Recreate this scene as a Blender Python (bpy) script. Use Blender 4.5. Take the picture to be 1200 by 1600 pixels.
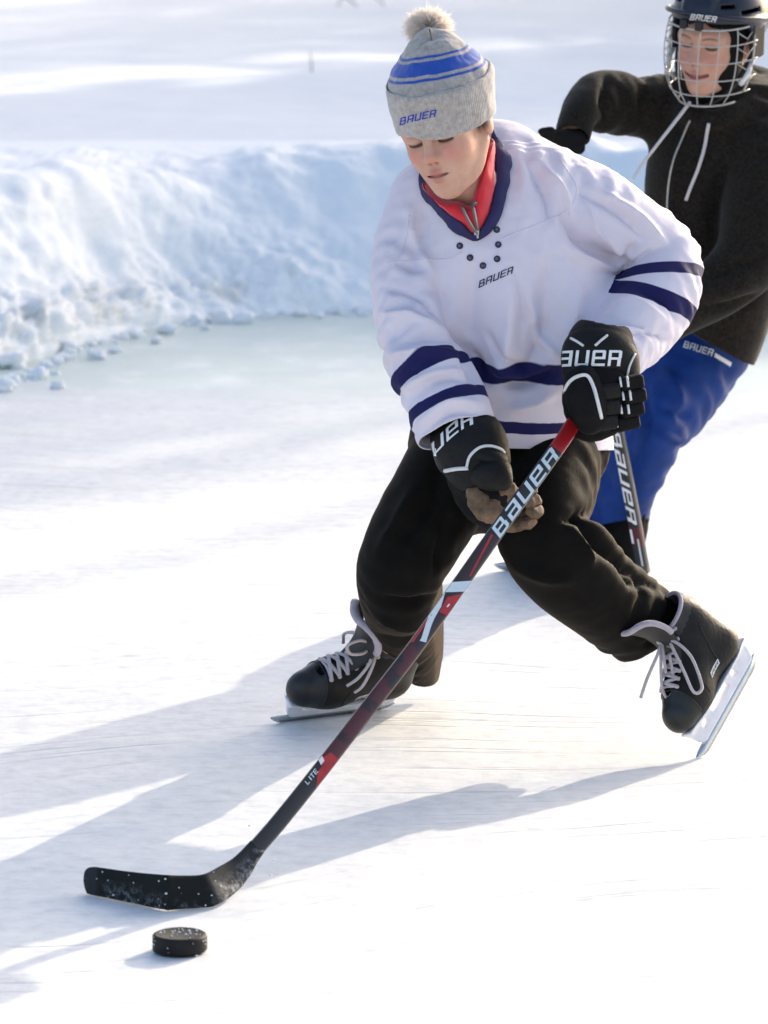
import bpy, bmesh, math, random
import numpy as np
from mathutils import Vector, Matrix
from mathutils.bvhtree import BVHTree
from mathutils.kdtree import KDTree

for o in list(bpy.data.objects):
    bpy.data.objects.remove(o)
SC = bpy.context.scene
COL = SC.collection

# ------------------------------------------------------------------ camera
FPX, CAMH, HORIZON = 6600.0, 1.5, -222.0        # focal length in photo pixels, eye height, horizon row
PITCH = math.atan((800 - HORIZON) / FPX)
cam = bpy.data.cameras.new('camera')
cam.sensor_fit = 'VERTICAL'
cam.sensor_height = 36.0
cam.lens = 36.0 * FPX / 1600.0
cam.clip_start, cam.clip_end = 0.1, 3000.0
cam.dof.use_dof = True
cam.dof.focus_distance = 6.95
cam.dof.aperture_fstop = 9.0
cam_o = bpy.data.objects.new('camera', cam)
COL.objects.link(cam_o)
cam_o.location = (0, 0, CAMH)
cam_o.rotation_euler = (math.pi / 2 - PITCH, 0, 0)
SC.camera = cam_o

# ------------------------------------------------------------------ sky, sun, exposure
SUN_EL, SUN_AZ = math.radians(20.5), math.radians(56)   # azimuth from +X towards +Y: behind the players, to the right
w = bpy.data.worlds.new('World')
SC.world = w
w.use_nodes = True
nt = w.node_tree
sky = nt.nodes.new('ShaderNodeTexSky')
sky.sky_type = 'NISHITA'
sky.sun_disc = False
sky.sun_elevation = SUN_EL
sky.sun_rotation = math.pi / 2 - SUN_AZ
sky.air_density = 0.9
sky.dust_density = 4.0
sky.ozone_density = 0.8
bg = nt.nodes['Background']
nt.links.new(sky.outputs[0], bg.inputs[0])
bg.inputs[1].default_value = 0.15
sl = bpy.data.lights.new('sun', 'SUN')
sl.energy = 2.1
sl.angle = math.radians(0.6)
sl.color = (1.0, 0.87, 0.69)
sun_o = bpy.data.objects.new('sun', sl)
COL.objects.link(sun_o)
sun_dir = Vector((math.cos(SUN_EL) * math.cos(SUN_AZ), math.cos(SUN_EL) * math.sin(SUN_AZ), math.sin(SUN_EL)))
sun_o.rotation_euler = sun_dir.to_track_quat('Z', 'Y').to_euler()
sun_o.location = sun_dir * 30
SC.view_settings.view_transform = 'Standard'
SC.view_settings.look = 'None'
SC.view_settings.gamma = 1.0
SC.view_settings.exposure = 1.15

# ------------------------------------------------------------------ pixel <-> place
FW = np.array([0, math.cos(PITCH), -math.sin(PITCH)])
UP = np.array([0, math.sin(PITCH), math.cos(PITCH)])
CP = np.array([0, 0, CAMH])

def PX(u, v, Y):
    """the point at depth Y seen at photo pixel u, v"""
    d = FW + np.array([(u - 600) / FPX, 0, 0]) - (v - 800) / FPX * UP
    return CP + d * (Y / d[1])

def GR(u, v, z=0.0):
    """the point of the level z seen at photo pixel u, v"""
    d = FW + np.array([(u - 600) / FPX, 0, 0]) - (v - 800) / FPX * UP
    return CP + d * ((z - CAMH) / d[2])

def toPX(P):
    q = P - CP
    d = q @ FW
    return np.stack([600 + FPX * q[:, 0] / d, 800 - FPX * (q @ UP) / d], 1)

def nrm(v):
    v = np.asarray(v, float)
    return v / (np.linalg.norm(v) + 1e-12)

# ------------------------------------------------------------------ noise
def _hash(i, j, k, seed):
    n = (i * 374761393 + j * 668265263 + k * 2147483647 + seed * 974634777) & 0xffffffff
    n = ((n ^ (n >> 13)) * 1274126177) & 0xffffffff
    n = (n ^ (n >> 16)) & 0xffffffff
    return n / 4294967295.0 * 2 - 1

def vnoise(P, seed=0):
    I = np.floor(P).astype(np.int64)
    f = P - I
    f = f * f * f * (f * (f * 6 - 15) + 10)
    r = 0
    for a in (0, 1):
        for b in (0, 1):
            for c in (0, 1):
                wt = (f[:, 0] if a else 1 - f[:, 0]) * (f[:, 1] if b else 1 - f[:, 1]) * (f[:, 2] if c else 1 - f[:, 2])
                r = r + wt * _hash(I[:, 0] + a, I[:, 1] + b, I[:, 2] + c, seed)
    return r

def fbm(P, octv=4, seed=0, gain=0.5):
    r, a = 0, 1.0
    for o in range(octv):
        r = r + a * vnoise(P * (2.0 ** o) + 13.7 * o, seed + o)
        a *= gain
    return r

# ------------------------------------------------------------------ signed distance shapes
def catmull(A, n):
    A = np.asarray(A, float)
    if len(A) < 3:
        t = np.linspace(0, 1, n * (len(A) - 1) + 1)[:, None]
        return A[0] * (1 - t) + A[-1] * t
    E = np.vstack([2 * A[0] - A[1], A, 2 * A[-1] - A[-2]])
    out = []
    for i in range(1, len(E) - 2):
        for k in range(n):
            t = k / n
            p0, p1, p2, p3 = E[i - 1], E[i], E[i + 1], E[i + 2]
            out.append(0.5 * (2 * p1 + (p2 - p0) * t + (2 * p0 - 5 * p1 + 4 * p2 - p3) * t * t + (3 * p1 - p0 - 3 * p2 + p3) * t ** 3))
    out.append(A[-1])
    return np.array(out)

def rcone(a, b, ra, rb=None):
    a, b = np.asarray(a, float), np.asarray(b, float)
    rb = ra if rb is None else rb
    ab = b - a
    L2 = ab @ ab + 1e-12
    def f(P):
        t = np.clip((P - a) @ ab / L2, 0, 1)
        return np.linalg.norm(P - a - t[:, None] * ab, axis=1) - (ra + (rb - ra) * t)
    return f

def chain(pts, rad, n=1):
    pts = np.asarray(pts, float)
    rad = np.full(len(pts), rad) if np.isscalar(rad) else np.asarray(rad, float)
    if n > 1:
        Q = catmull(np.hstack([pts, rad[:, None]]), n)
        pts, rad = Q[:, :3], Q[:, 3]
    fs = [rcone(pts[i], pts[i + 1], rad[i], rad[i + 1]) for i in range(len(pts) - 1)]
    return lambda P: np.min([f(P) for f in fs], axis=0)

def ell(c, r, R=None):
    c, r = np.asarray(c, float), np.asarray(r, float)
    def f(P):
        q = P - c
        if R is not None:
            q = q @ R
        k0 = np.linalg.norm(q / r, axis=1)
        k1 = np.linalg.norm(q / (r * r), axis=1) + 1e-9
        return k0 * (k0 - 1) / k1
    return f

def rbox(c, half, rnd, R=None):
    c, half = np.asarray(c, float), np.asarray(half, float)
    def f(P):
        q = P - c
        if R is not None:
            q = q @ R
        d = np.abs(q) - half + rnd
        return np.linalg.norm(np.maximum(d, 0), axis=1) + np.minimum(d.max(1), 0) - rnd
    return f

def smin(a, b, k):
    if k <= 0:
        return np.minimum(a, b)
    h = np.maximum(k - np.abs(a - b), 0) / k
    return np.minimum(a, b) - h * h * k * 0.25

def U(k, *fs):
    def f(P):
        d = fs[0](P)
        for g in fs[1:]:
            d = smin(d, g(P), k)
        return d
    return f

def SUBT(k, f, g):
    return lambda P: -smin(-f(P), g(P), k)

def XF(f, R, c, s=1.0):
    """a local shape f placed in the world: world = R @ (local * s) + c"""
    R, c = np.asarray(R, float), np.asarray(c, float)
    return lambda P: f(((P - c) @ R) / s) * s

class Loft:
    """elliptical tube through stations traced as two outline pixels plus depth and half thickness"""
    def __init__(self, st, n=5, raw=None):
        if raw is None:
            c, a, b, u = [], [], [], []
            for (lx, ly, rx, ry, Y, bb) in st:
                Lp, Rp = PX(lx, ly, Y), PX(rx, ry, Y)
                c.append((Lp + Rp) / 2); a.append(np.linalg.norm(Rp - Lp) / 2); b.append(bb); u.append(nrm(Rp - Lp))
        else:
            c, u, a, b = raw
        M = catmull(np.hstack([np.array(c), np.array(u), np.array(a)[:, None], np.array(b)[:, None]]), n)
        self.c, self.u, self.a, self.b = M[:, :3], M[:, 3:6], np.maximum(M[:, 6], .004), np.maximum(M[:, 7], .004)
        T = np.gradient(self.c, axis=0)
        T /= np.linalg.norm(T, axis=1)[:, None] + 1e-9
        self.t = T
        W = np.cross(T, self.u)
        self.w = W / (np.linalg.norm(W, axis=1)[:, None] + 1e-9)
        self.u = np.cross(self.w, T)
        self.s = np.concatenate([[0], np.cumsum(np.linalg.norm(np.diff(self.c, axis=0), axis=1))])
        self.n = n
    def at(self, station):
        return self.s[int(round(station * self.n))]
    def near(self, P):
        """distance and arc length, from the few segments closest to each point"""
        n = len(self.c)
        D2 = (P * P).sum(1)[:, None] - 2 * P @ self.c.T + (self.c * self.c).sum(1)[None]
        j = np.argmin(D2, axis=1)
        d = np.full(len(P), 1e9); s = np.zeros(len(P))
        for o in (-2, -1, 0, 1):
            i = np.clip(j + o, 0, n - 2)
            a = self.c[i]; ab = self.c[i + 1] - a
            t = np.clip(((P - a) * ab).sum(1) / ((ab * ab).sum(1) + 1e-12), 0, 1)
            tt = t[:, None]
            q = P - a - tt * ab
            u = self.u[i] * (1 - tt) + self.u[i + 1] * tt
            wv = self.w[i] * (1 - tt) + self.w[i + 1] * tt
            ra = self.a[i] * (1 - t) + self.a[i + 1] * t
            rb = self.b[i] * (1 - t) + self.b[i + 1] * t
            qu, qw = (q * u).sum(1), (q * wv).sum(1)
            qt2 = np.maximum((q * q).sum(1) - qu * qu - qw * qw, 0)
            m = np.minimum(ra, rb)
            k0 = np.sqrt((qu / ra) ** 2 + (qw / rb) ** 2 + qt2 / m ** 2)
            k1 = np.sqrt((qu / ra ** 2) ** 2 + (qw / rb ** 2) ** 2 + qt2 / m ** 4) + 1e-9
            e = k0 * (k0 - 1) / k1
            mk_ = e < d
            d[mk_] = e[mk_]; s[mk_] = (self.s[i] + t * (self.s[i + 1] - self.s[i]))[mk_]
        return d, s
    def __call__(self, P):
        return self.near(P)[0]
    def param(self, P):
        return self.near(P)
    def bounds(self):
        r = np.maximum(self.a, self.b)[:, None]
        return (self.c - r).min(0), (self.c + r).max(0)

def nets(f, lo, hi, h, proj=2):
    """surface nets of f<0 in a box, evaluated only near the surface"""
    lo, hi = np.asarray(lo, float) - 3 * h, np.asarray(hi, float) + 3 * h
    K = 4
    n = np.ceil((hi - lo) / (h * K)).astype(int)
    nf = n * K + 1
    g = [lo[k] + h * K * (np.arange(n[k]) + 0.5) for k in range(3)]
    X = np.stack(np.meshgrid(*g, indexing='ij'), -1).reshape(-1, 3)
    dc = f(X).reshape(n)
    act = np.abs(dc) < h * K * 1.6
    D = np.repeat(np.repeat(np.repeat(dc, K, 0), K, 1), K, 2)
    D = np.pad(D, ((0, 1), (0, 1), (0, 1)), mode='edge')
    A = np.repeat(np.repeat(np.repeat(act, K, 0), K, 1), K, 2)
    A = np.pad(A, ((0, 1), (0, 1), (0, 1)), mode='edge')
    A2 = A.copy()
    A2[1:] |= A[:-1]; A2[:, 1:] |= A2[:, :-1]; A2[:, :, 1:] |= A2[:, :, :-1]
    idx = np.argwhere(A2)
    for s in range(0, len(idx), 400000):
        ii = idx[s:s + 400000]
        D[ii[:, 0], ii[:, 1], ii[:, 2]] = f(lo + ii * h)
    S = D < 0
    c = np.zeros(np.array(S.shape) - 1, int)
    for a in (0, 1):
        for b in (0, 1):
            for e in (0, 1):
                c += S[a:S.shape[0] - 1 + a, b:S.shape[1] - 1 + b, e:S.shape[2] - 1 + e]
    cell = np.argwhere((c > 0) & (c < 8))
    vid = -np.ones(c.shape, int)
    vid[cell[:, 0], cell[:, 1], cell[:, 2]] = np.arange(len(cell))
    acc = np.zeros((len(cell), 3)); cnt = np.zeros(len(cell))
    cor = [(a, b, e) for a in (0, 1) for b in (0, 1) for e in (0, 1)]
    for p in cor:
        for ax in range(3):
            if p[ax]:
                continue
            q = list(p); q[ax] = 1
            d0 = D[cell[:, 0] + p[0], cell[:, 1] + p[1], cell[:, 2] + p[2]]
            d1 = D[cell[:, 0] + q[0], cell[:, 1] + q[1], cell[:, 2] + q[2]]
            m = (d0 < 0) != (d1 < 0)
            t = np.where(m, d0 / np.where(np.abs(d0 - d1) < 1e-12, 1, d0 - d1), 0)
            pt = np.tile(np.array(p, float), (len(cell), 1)); pt[:, ax] += t
            acc[m] += pt[m]; cnt[m] += 1
    V = lo + h * (cell + acc / np.maximum(cnt, 1)[:, None])
    Fs = []
    for ax in range(3):
        b, e = (ax + 1) % 3, (ax + 2) % 3
        sl0 = [slice(None)] * 3; sl1 = [slice(None)] * 3
        sl0[ax] = slice(0, -1); sl1[ax] = slice(1, None)
        ch = S[tuple(sl0)] != S[tuple(sl1)]
        k = np.argwhere(ch)
        k = k[(k[:, b] > 0) & (k[:, e] > 0) & (k[:, b] < S.shape[b] - 1) & (k[:, e] < S.shape[e] - 1)]
        ins = S[k[:, 0], k[:, 1], k[:, 2]]
        qs = []
        for db, de in ((1, 1), (0, 1), (0, 0), (1, 0)):
            q = k.copy(); q[:, b] -= db; q[:, e] -= de
            qs.append(vid[q[:, 0], q[:, 1], q[:, 2]])
        Q = np.stack(qs, 1)
        Q[~ins] = Q[~ins][:, ::-1]
        Fs.append(Q)
    Fq = np.vstack(Fs)
    Fq = Fq[(Fq >= 0).all(1)]
    for _ in range(proj):
        V = V - project_step(f, V, h)
    return V, Fq

def project_step(f, V, h):
    e = h * 0.5
    d = f(V)
    G = np.stack([f(V + np.eye(3)[k] * e) - f(V - np.eye(3)[k] * e) for k in range(3)], 1) / (2 * e)
    g2 = (G * G).sum(1) + 1e-3
    st = (d / g2)[:, None] * G
    ln = np.linalg.norm(st, axis=1)[:, None]
    return st * np.minimum(1, h * 0.7 / (ln + 1e-9))

def adjacency(Fq):
    E = np.vstack([Fq[:, [0, 1]], Fq[:, [1, 2]], Fq[:, [2, 3]], Fq[:, [3, 0]]])
    E.sort(1)
    return np.unique(E, axis=0)

def vnormals(V, Fq):
    n = np.cross(V[Fq[:, 2]] - V[Fq[:, 0]], V[Fq[:, 3]] - V[Fq[:, 1]])
    N = np.zeros_like(V)
    for k in range(4):
        for ax in range(3):
            N[:, ax] += np.bincount(Fq[:, k], n[:, ax], len(V))
    return N / (np.linalg.norm(N, axis=1)[:, None] + 1e-12)

def relax(V, E, it=2, lam=0.5):
    dg = np.bincount(E.ravel(), minlength=len(V)).astype(float)[:, None] + 1e-9
    for _ in range(it):
        S = np.zeros_like(V)
        for ax in range(3):
            S[:, ax] = np.bincount(E[:, 0], V[E[:, 1], ax], len(V)) + np.bincount(E[:, 1], V[E[:, 0], ax], len(V))
        V = V + lam * (S / dg - V)
    return V

def crumple(V, Fq, factor, goal=0.02, it=140, seed=1, amp=0.002, maxd=0.02, bend=0.35, freq=40):
    """cloth: make the fabric longer than the space it fills (factor per edge) and let it buckle"""
    E = adjacency(Fq)
    dg = np.vstack([Fq[:, [0, 2]], Fq[:, [1, 3]]])
    # bending pairs: the neighbours two steps away over each shared edge
    H = {}
    quads = np.vstack([np.stack([Fq[:, k], Fq[:, (k + 1) % 4], Fq[:, (k + 3) % 4], Fq[:, (k + 2) % 4]], 1) for k in range(4)])
    key = np.sort(quads[:, :2], 1)
    sw = quads[:, 0] > quads[:, 1]
    o0 = np.where(sw, quads[:, 3], quads[:, 2]); o1 = np.where(sw, quads[:, 2], quads[:, 3])
    kk = key[:, 0].astype(np.int64) * len(V) + key[:, 1]
    od = np.argsort(kk, kind='stable')
    ks = kk[od]
    same = np.where(ks[:-1] == ks[1:])[0]
    i0, i1 = od[same], od[same + 1]
    B = np.vstack([np.stack([o0[i0], o0[i1]], 1), np.stack([o1[i0], o1[i1]], 1)])
    B = B[B[:, 0] != B[:, 1]]
    allE = np.vstack([E, dg, B])
    wts = np.concatenate([np.ones(len(E)), np.full(len(dg), .6), np.full(len(B), bend)])
    d = V[allE[:, 1]] - V[allE[:, 0]]
    L = np.linalg.norm(d, axis=1)
    rest = L * factor((V[allE[:, 1]] + V[allE[:, 0]]) / 2, d / (L[:, None] + 1e-9))
    N = vnormals(V, Fq)
    X = V + N * (fbm(V * freq, 2, seed) * amp)[:, None]
    val = np.bincount(allE[:, 0], wts, len(V)) + np.bincount(allE[:, 1], wts, len(V)) + 1e-9
    g = goal if np.ndim(goal) else np.full(len(V), goal)
    md = maxd if np.ndim(maxd) else np.full(len(V), maxd)
    for k in range(it):
        dd = X[allE[:, 1]] - X[allE[:, 0]]
        l = np.linalg.norm(dd, axis=1) + 1e-9
        c = (wts * (1 - rest / l))[:, None] * dd
        S = np.zeros_like(X)
        for ax in range(3):
            S[:, ax] = np.bincount(allE[:, 0], c[:, ax], len(X)) - np.bincount(allE[:, 1], c[:, ax], len(X))
        X = X + S / val[:, None] * 0.9
        X = X + g[:, None] * (V - X)
    D = X - V
    ln = np.linalg.norm(D, axis=1)
    D *= (np.tanh(ln / md) * md / (ln + 1e-9))[:, None]
    return V + D

# ------------------------------------------------------------------ objects
OFF = {}

def mk(name, V, Fq, mat, parent=None, smooth=True, attrs=None, label=None, mats=None, midx=None):
    V = np.asarray(V, float)
    off = OFF.get(parent.name, np.zeros(3)) if parent else np.zeros(3)
    me = bpy.data.meshes.new(name)
    W = V - off
    if isinstance(Fq, np.ndarray):
        k = Fq.shape[1]
        me.vertices.add(len(W)); me.vertices.foreach_set('co', W.astype(np.float32).ravel())
        me.loops.add(Fq.size); me.loops.foreach_set('vertex_index', Fq.astype(np.int32).ravel())
        me.polygons.add(len(Fq)); me.polygons.foreach_set('loop_start', np.arange(0, Fq.size, k, dtype=np.int32))
        me.update(calc_edges=True); me.validate()
    else:
        me.from_pydata(W.tolist(), [], [list(map(int, q)) for q in Fq])
    for m in (mats or [mat]):
        me.materials.append(m)
    if midx is not None:
        me.polygons.foreach_set('material_index', np.asarray(midx, np.int32))
    if smooth:
        me.polygons.foreach_set('use_smooth', [True] * len(me.polygons))
    for an, av in (attrs or {}).items():
        at = me.attributes.new(an, 'FLOAT', 'POINT')
        at.data.foreach_set('value', np.asarray(av, np.float32))
    o = bpy.data.objects.new(name, me)
    COL.objects.link(o)
    if parent:
        o.parent = parent
        OFF[o.name] = off
    else:
        OFF[o.name] = np.zeros(3)
    if label:
        o['label'] = label
    return o

def thing(name, label, cat, loc=(0, 0, 0), group=None):
    o = bpy.data.objects.new(name, None)
    COL.objects.link(o)
    o.location = loc
    o.empty_display_size = 0.1
    o['label'] = label; o['category'] = cat
    if group:
        o['group'] = group
    OFF[o.name] = np.array(loc, float)
    return o

def tag(o, label, cat, group=None):
    o['label'] = label; o['category'] = cat
    if group:
        o['group'] = group
    return o

def tube(pts, r, sides=6, flat=None, closed=False):
    """swept tube; flat=(normal, ratio) squashes it along a normal"""
    P = np.asarray(pts, float)
    n = len(P)
    r = np.full(n, r) if np.isscalar(r) else np.asarray(r, float)
    if closed:
        T = np.roll(P, -1, 0) - np.roll(P, 1, 0)
    else:
        T = np.gradient(P, axis=0)
    T /= np.linalg.norm(T, axis=1)[:, None] + 1e-12
    a = np.array([0, 0, 1.0]) if abs(T[0, 2]) < .9 else np.array([1.0, 0, 0])
    u = nrm(np.cross(T[0], a))
    V = []
    for i in range(n):
        u = nrm(u - T[i] * (u @ T[i]))
        v = np.cross(T[i], u)
        for k in range(sides):
            an = 2 * math.pi * k / sides
            d = (math.cos(an) * u + math.sin(an) * v) * r[i]
            if flat is not None:
                nn = np.asarray(flat[0][i] if np.ndim(flat[0]) > 1 else flat[0])
                d = d - nn * (d @ nn) * (1 - flat[1])
            V.append(P[i] + d)
    Fq = []
    m = n if closed else n - 1
    for i in range(m):
        for k in range(sides):
            a0, a1 = i * sides + k, i * sides + (k + 1) % sides
            b0, b1 = ((i + 1) % n) * sides + k, ((i + 1) % n) * sides + (k + 1) % sides
            Fq.append((a0, a1, b1, b0))
    if not closed:
        Fq.append(tuple(range(sides))[::-1]); Fq.append(tuple((n - 1) * sides + k for k in range(sides)))
    return np.array(V), Fq

def joinm(parts):
    V, Fq, o = [], [], 0
    for v, f in parts:
        V.append(np.asarray(v)); Fq += [tuple(int(i) + o for i in q) for q in f]; o += len(v)
    return np.vstack(V), Fq

def grid_strip(rows, closed=False):
    """rows: list of equal-length polylines -> quad mesh"""
    R = np.array(rows)
    n, m = R.shape[:2]
    Fq = []
    for i in range(n - 1):
        for j in range(m if closed else m - 1):
            j1 = (j + 1) % m
            Fq.append((i * m + j, i * m + j1, (i + 1) * m + j1, (i + 1) * m + j))
    return R.reshape(-1, 3), np.array(Fq)

def box8(c, half, R=None, bev=0.0):
    bm = bmesh.new()
    bmesh.ops.create_cube(bm, size=1.0)
    for v in bm.verts:
        v.co = Vector((v.co.x * 2 * half[0], v.co.y * 2 * half[1], v.co.z * 2 * half[2]))
    if bev > 0:
        bmesh.ops.bevel(bm, geom=bm.edges[:] + bm.verts[:], offset=bev, segments=2, profile=.6, affect='EDGES')
    V = np.array([v.co[:] for v in bm.verts]); Fq = [tuple(v.index for v in f.verts) for f in bm.faces]
    bm.free()
    if R is not None:
        V = V @ np.asarray(R).T
    return V + np.asarray(c), Fq

def solidify(o, t, off=-1):
    m = o.modifiers.new('thickness', 'SOLIDIFY'); m.thickness = t; m.offset = off
    return m

def cut(o, planes):
    """open garment ends: planes of (point, normal, selector(centroids)); the side the normal points to is removed"""
    off = np.array(OFF[o.name])
    bm = bmesh.new(); bm.from_mesh(o.data)
    for p, n, sel in planes:
        fs = list(bm.faces)
        C = np.array([f.calc_center_median()[:] for f in fs]) + off
        fs = [f for f, k in zip(fs, sel(C)) if k]
        g = set(fs)
        for f in fs:
            g.update(f.edges); g.update(f.verts)
        bmesh.ops.bisect_plane(bm, geom=list(g), plane_co=Vector(p - off), plane_no=Vector(nrm(n)), clear_outer=True, dist=1e-5)
    bm.to_mesh(o.data); bm.free()

def smooth_attr(a, E, it=8):
    return relax(np.asarray(a, float)[:, None].repeat(3, 1), E, it, .7)[:, 0]

def garment(f, lo, hi, h, hc, folds, factor, **kw):
    """fine mesh of f whose folds come from a coarser cloth that buckles"""
    Vc, Fc = nets(f, lo, hi, hc, 1)
    Xc = crumple(Vc, Fc, factor, **kw)
    D = Xc - Vc
    V, Fq = nets(f, lo, hi, h)
    V0 = V.copy()
    V = apply_folds(V, Fq, folds)
    kd = KDTree(len(Vc))
    for i, v in enumerate(Vc):
        kd.insert(v, i)
    kd.balance()
    S = np.zeros_like(V)
    for i, v in enumerate(V0):
        W = 0; acc = 0
        for (_, j, dist) in kd.find_n(v, 5):
            wt = math.exp(-(dist / (.8 * hc)) ** 2) + 1e-6
            acc = acc + D[j] * wt; W += wt
        S[i] = acc / W
    E = adjacency(Fq)
    V = relax(V + S, E, 1, .45)
    return V, Fq, V0, E

# lettering: block letters as rectangles in a unit box, laid on a surface
GL = {
    'B': [(0, 0, .22, 1), (0, .84, .86, 1), (0, .43, .9, .58), (0, 0, .9, .16), (.7, .5, .9, .93), (.76, .07, 1, .5)],
    'a': [(.08, .84, 1, 1), (.76, 0, 1, 1), (0, .43, 1, .58), (0, 0, 1, .16), (0, 0, .24, .52)],
    'A': [(0, 0, .22, .95), (.1, .84, .9, 1), (.76, 0, 1, .95), (0, .38, 1, .52)],
    'U': [(0, .05, .22, 1), (.05, 0, .95, .17), (.76, 0, 1, 1)],
    'e': [(0, .05, .22, .95), (.06, .84, .94, 1), (.04, 0, 1, .16), (0, .43, 1, .58), (.76, .43, 1, .95)],
    'E': [(0, 0, .22, 1), (0, .84, 1, 1), (0, 0, 1, .16), (0, .43, .9, .58)],
    'R': [(0, 0, .22, 1), (0, .84, .9, 1), (.76, .5, 1, .95), (0, .4, .95, .55), (.7, 0, .96, .45)],
    'L': [(0, 0, .22, 1), (0, 0, .9, .16)], 'I': [(.3, 0, .6, 1)], 'T': [(0, .84, 1, 1), (.38, 0, .62, 1)],
    '-': [(0, .1, 2.2, .9)],
}

def letters(txt, shear=0.22, gap=0.22, sub=0.12):
    V, Fq, x0, n = [], [], 0.0, 0
    for chh in txt:
        rs = GL[chh]
        def brk(vals):
            b = sorted(set(round(v, 4) for v in vals)); out = []
            for a, c in zip(b[:-1], b[1:]):
                k = max(1, int(math.ceil((c - a) / sub)))
                out += [a + (c - a) * i / k for i in range(k)]
            return out + [b[-1]]
        xs = brk([r[0] for r in rs] + [r[2] for r in rs]); ys = brk([r[1] for r in rs] + [r[3] for r in rs])
        ids = {}
        for i in range(len(xs) - 1):
            for j in range(len(ys) - 1):
                cx, cy = (xs[i] + xs[i + 1]) / 2, (ys[j] + ys[j + 1]) / 2
                if any(r[0] < cx < r[2] and r[1] < cy < r[3] for r in rs):
                    q = []
                    for (a, b) in ((i, j), (i + 1, j), (i + 1, j + 1), (i, j + 1)):
                        if (a, b) not in ids:
                            ids[(a, b)] = n; n += 1
                            V.append((x0 + xs[a] + shear * ys[b], ys[b]))
                        q.append(ids[(a, b)])
                    Fq.append(q)
        x0 += max(r[2] for r in rs) + gap
    V = np.array(V)
    V[:, 0] /= V[:, 0].max()
    return V, Fq          # x 0..1, y 0..1

def bvh_of(V, Fq):
    return BVHTree.FromPolygons([Vector(v) for v in V], [list(map(int, q)) for q in Fq])

def bvh_obj(o):
    me = o.data; off = Vector(OFF[o.name])
    return BVHTree.FromPolygons([v.co + off for v in me.vertices], [list(p.vertices) for p in me.polygons])

def on_surface(bvh, P, direction, lift=0.0012, back=0.15):
    D = Vector(nrm(direction)); out = []
    for p in P:
        h = bvh.ray_cast(Vector(p) + D * back, -D, back * 2.5)
        if h[0] is None:
            h = bvh.find_nearest(Vector(p))
        out.append(np.array(h[0]) + np.array(D) * lift)
    return np.array(out)

def decal(txt, p00, p10, p01, bvh, direction, mat, parent, name='lettering', lift=0.0012, warp=None, **kw):
    """letters between three corner points (origin, end of line, top) pressed on a surface"""
    V2, Fq = letters(txt, **kw)
    p00, p10, p01 = map(np.asarray, (p00, p10, p01))
    if warp is not None:
        V2 = warp(V2)
    P = p00 + V2[:, :1] * (p10 - p00) + V2[:, 1:2] * (p01 - p00)
    if bvh is not None:
        P = on_surface(bvh, P, direction, lift)
    return mk(name, P, Fq, mat, parent, smooth=False)

# ------------------------------------------------------------------ materials
def nodes(name):
    m = bpy.data.materials.new(name); m.use_nodes = True
    return m, m.node_tree, m.node_tree.nodes['Principled BSDF']

def N(nt, typ, **kw):
    n = nt.nodes.new(typ)
    for k, v in kw.items():
        if k.startswith('i_'):
            key = k[2:]
            n.inputs[int(key) if key.isdigit() else key.replace('_', ' ')].default_value = v
        else:
            setattr(n, k, v)
    return n

def ramp(nt, src, stops, interp='LINEAR'):
    r = nt.nodes.new('ShaderNodeValToRGB'); r.color_ramp.interpolation = interp
    el = r.color_ramp.elements
    while len(el) < len(stops):
        el.new(0.5)
    for e, (p, c) in zip(el, stops):
        e.position = p; e.color = (*c, 1) if len(c) == 3 else c
    nt.links.new(src, r.inputs[0])
    return r.outputs[0]

def mixc(nt, fac, a, b, mode='MIX'):
    n = nt.nodes.new('ShaderNodeMix'); n.data_type = 'RGBA'; n.blend_type = mode
    for sock, v in ((n.inputs[0], fac), (n.inputs[6], a), (n.inputs[7], b)):
        if hasattr(v, 'is_linked'):
            nt.links.new(v, sock)
        elif isinstance(v, (int, float)):
            sock.default_value = v
        else:
            sock.default_value = (*v, 1)
    return n.outputs[2]

def mth(nt, op, a, b=0.0, clamp=False):
    n = nt.nodes.new('ShaderNodeMath'); n.operation = op; n.use_clamp = clamp
    for s, v in ((n.inputs[0], a), (n.inputs[1], b)):
        if hasattr(v, 'is_linked'):
            nt.links.new(v, s)
        else:
            s.default_value = v
    return n.outputs[0]

def band(nt, val, lo, hi, soft=0.0008):
    """1 between lo and hi"""
    a = N(nt, 'ShaderNodeMapRange', i_1=lo - soft, i_2=lo + soft); nt.links.new(val, a.inputs[0])
    b = N(nt, 'ShaderNodeMapRange', i_1=hi - soft, i_2=hi + soft, i_3=1.0, i_4=0.0); nt.links.new(val, b.inputs[0])
    return mth(nt, 'MULTIPLY', a.outputs[0], b.outputs[0])

def attr(nt, name):
    return N(nt, 'ShaderNodeAttribute', attribute_name=name).outputs['Fac']

def obco(nt, scale=(1, 1, 1), rot=(0, 0, 0)):
    tc = N(nt, 'ShaderNodeTexCoord'); mp = N(nt, 'ShaderNodeMapping')
    mp.inputs['Scale'].default_value = scale; mp.inputs['Rotation'].default_value = rot
    nt.links.new(tc.outputs['Object'], mp.inputs[0])
    return mp.outputs[0]

def noise(nt, co, scale, detail=3, rough=.55, dist=0.0):
    n = N(nt, 'ShaderNodeTexNoise'); n.inputs['Scale'].default_value = scale; n.inputs['Detail'].default_value = detail
    n.inputs['Roughness'].default_value = rough; n.inputs['Distortion'].default_value = dist
    nt.links.new(co, n.inputs['Vector'])
    return n.outputs['Fac']

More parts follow.
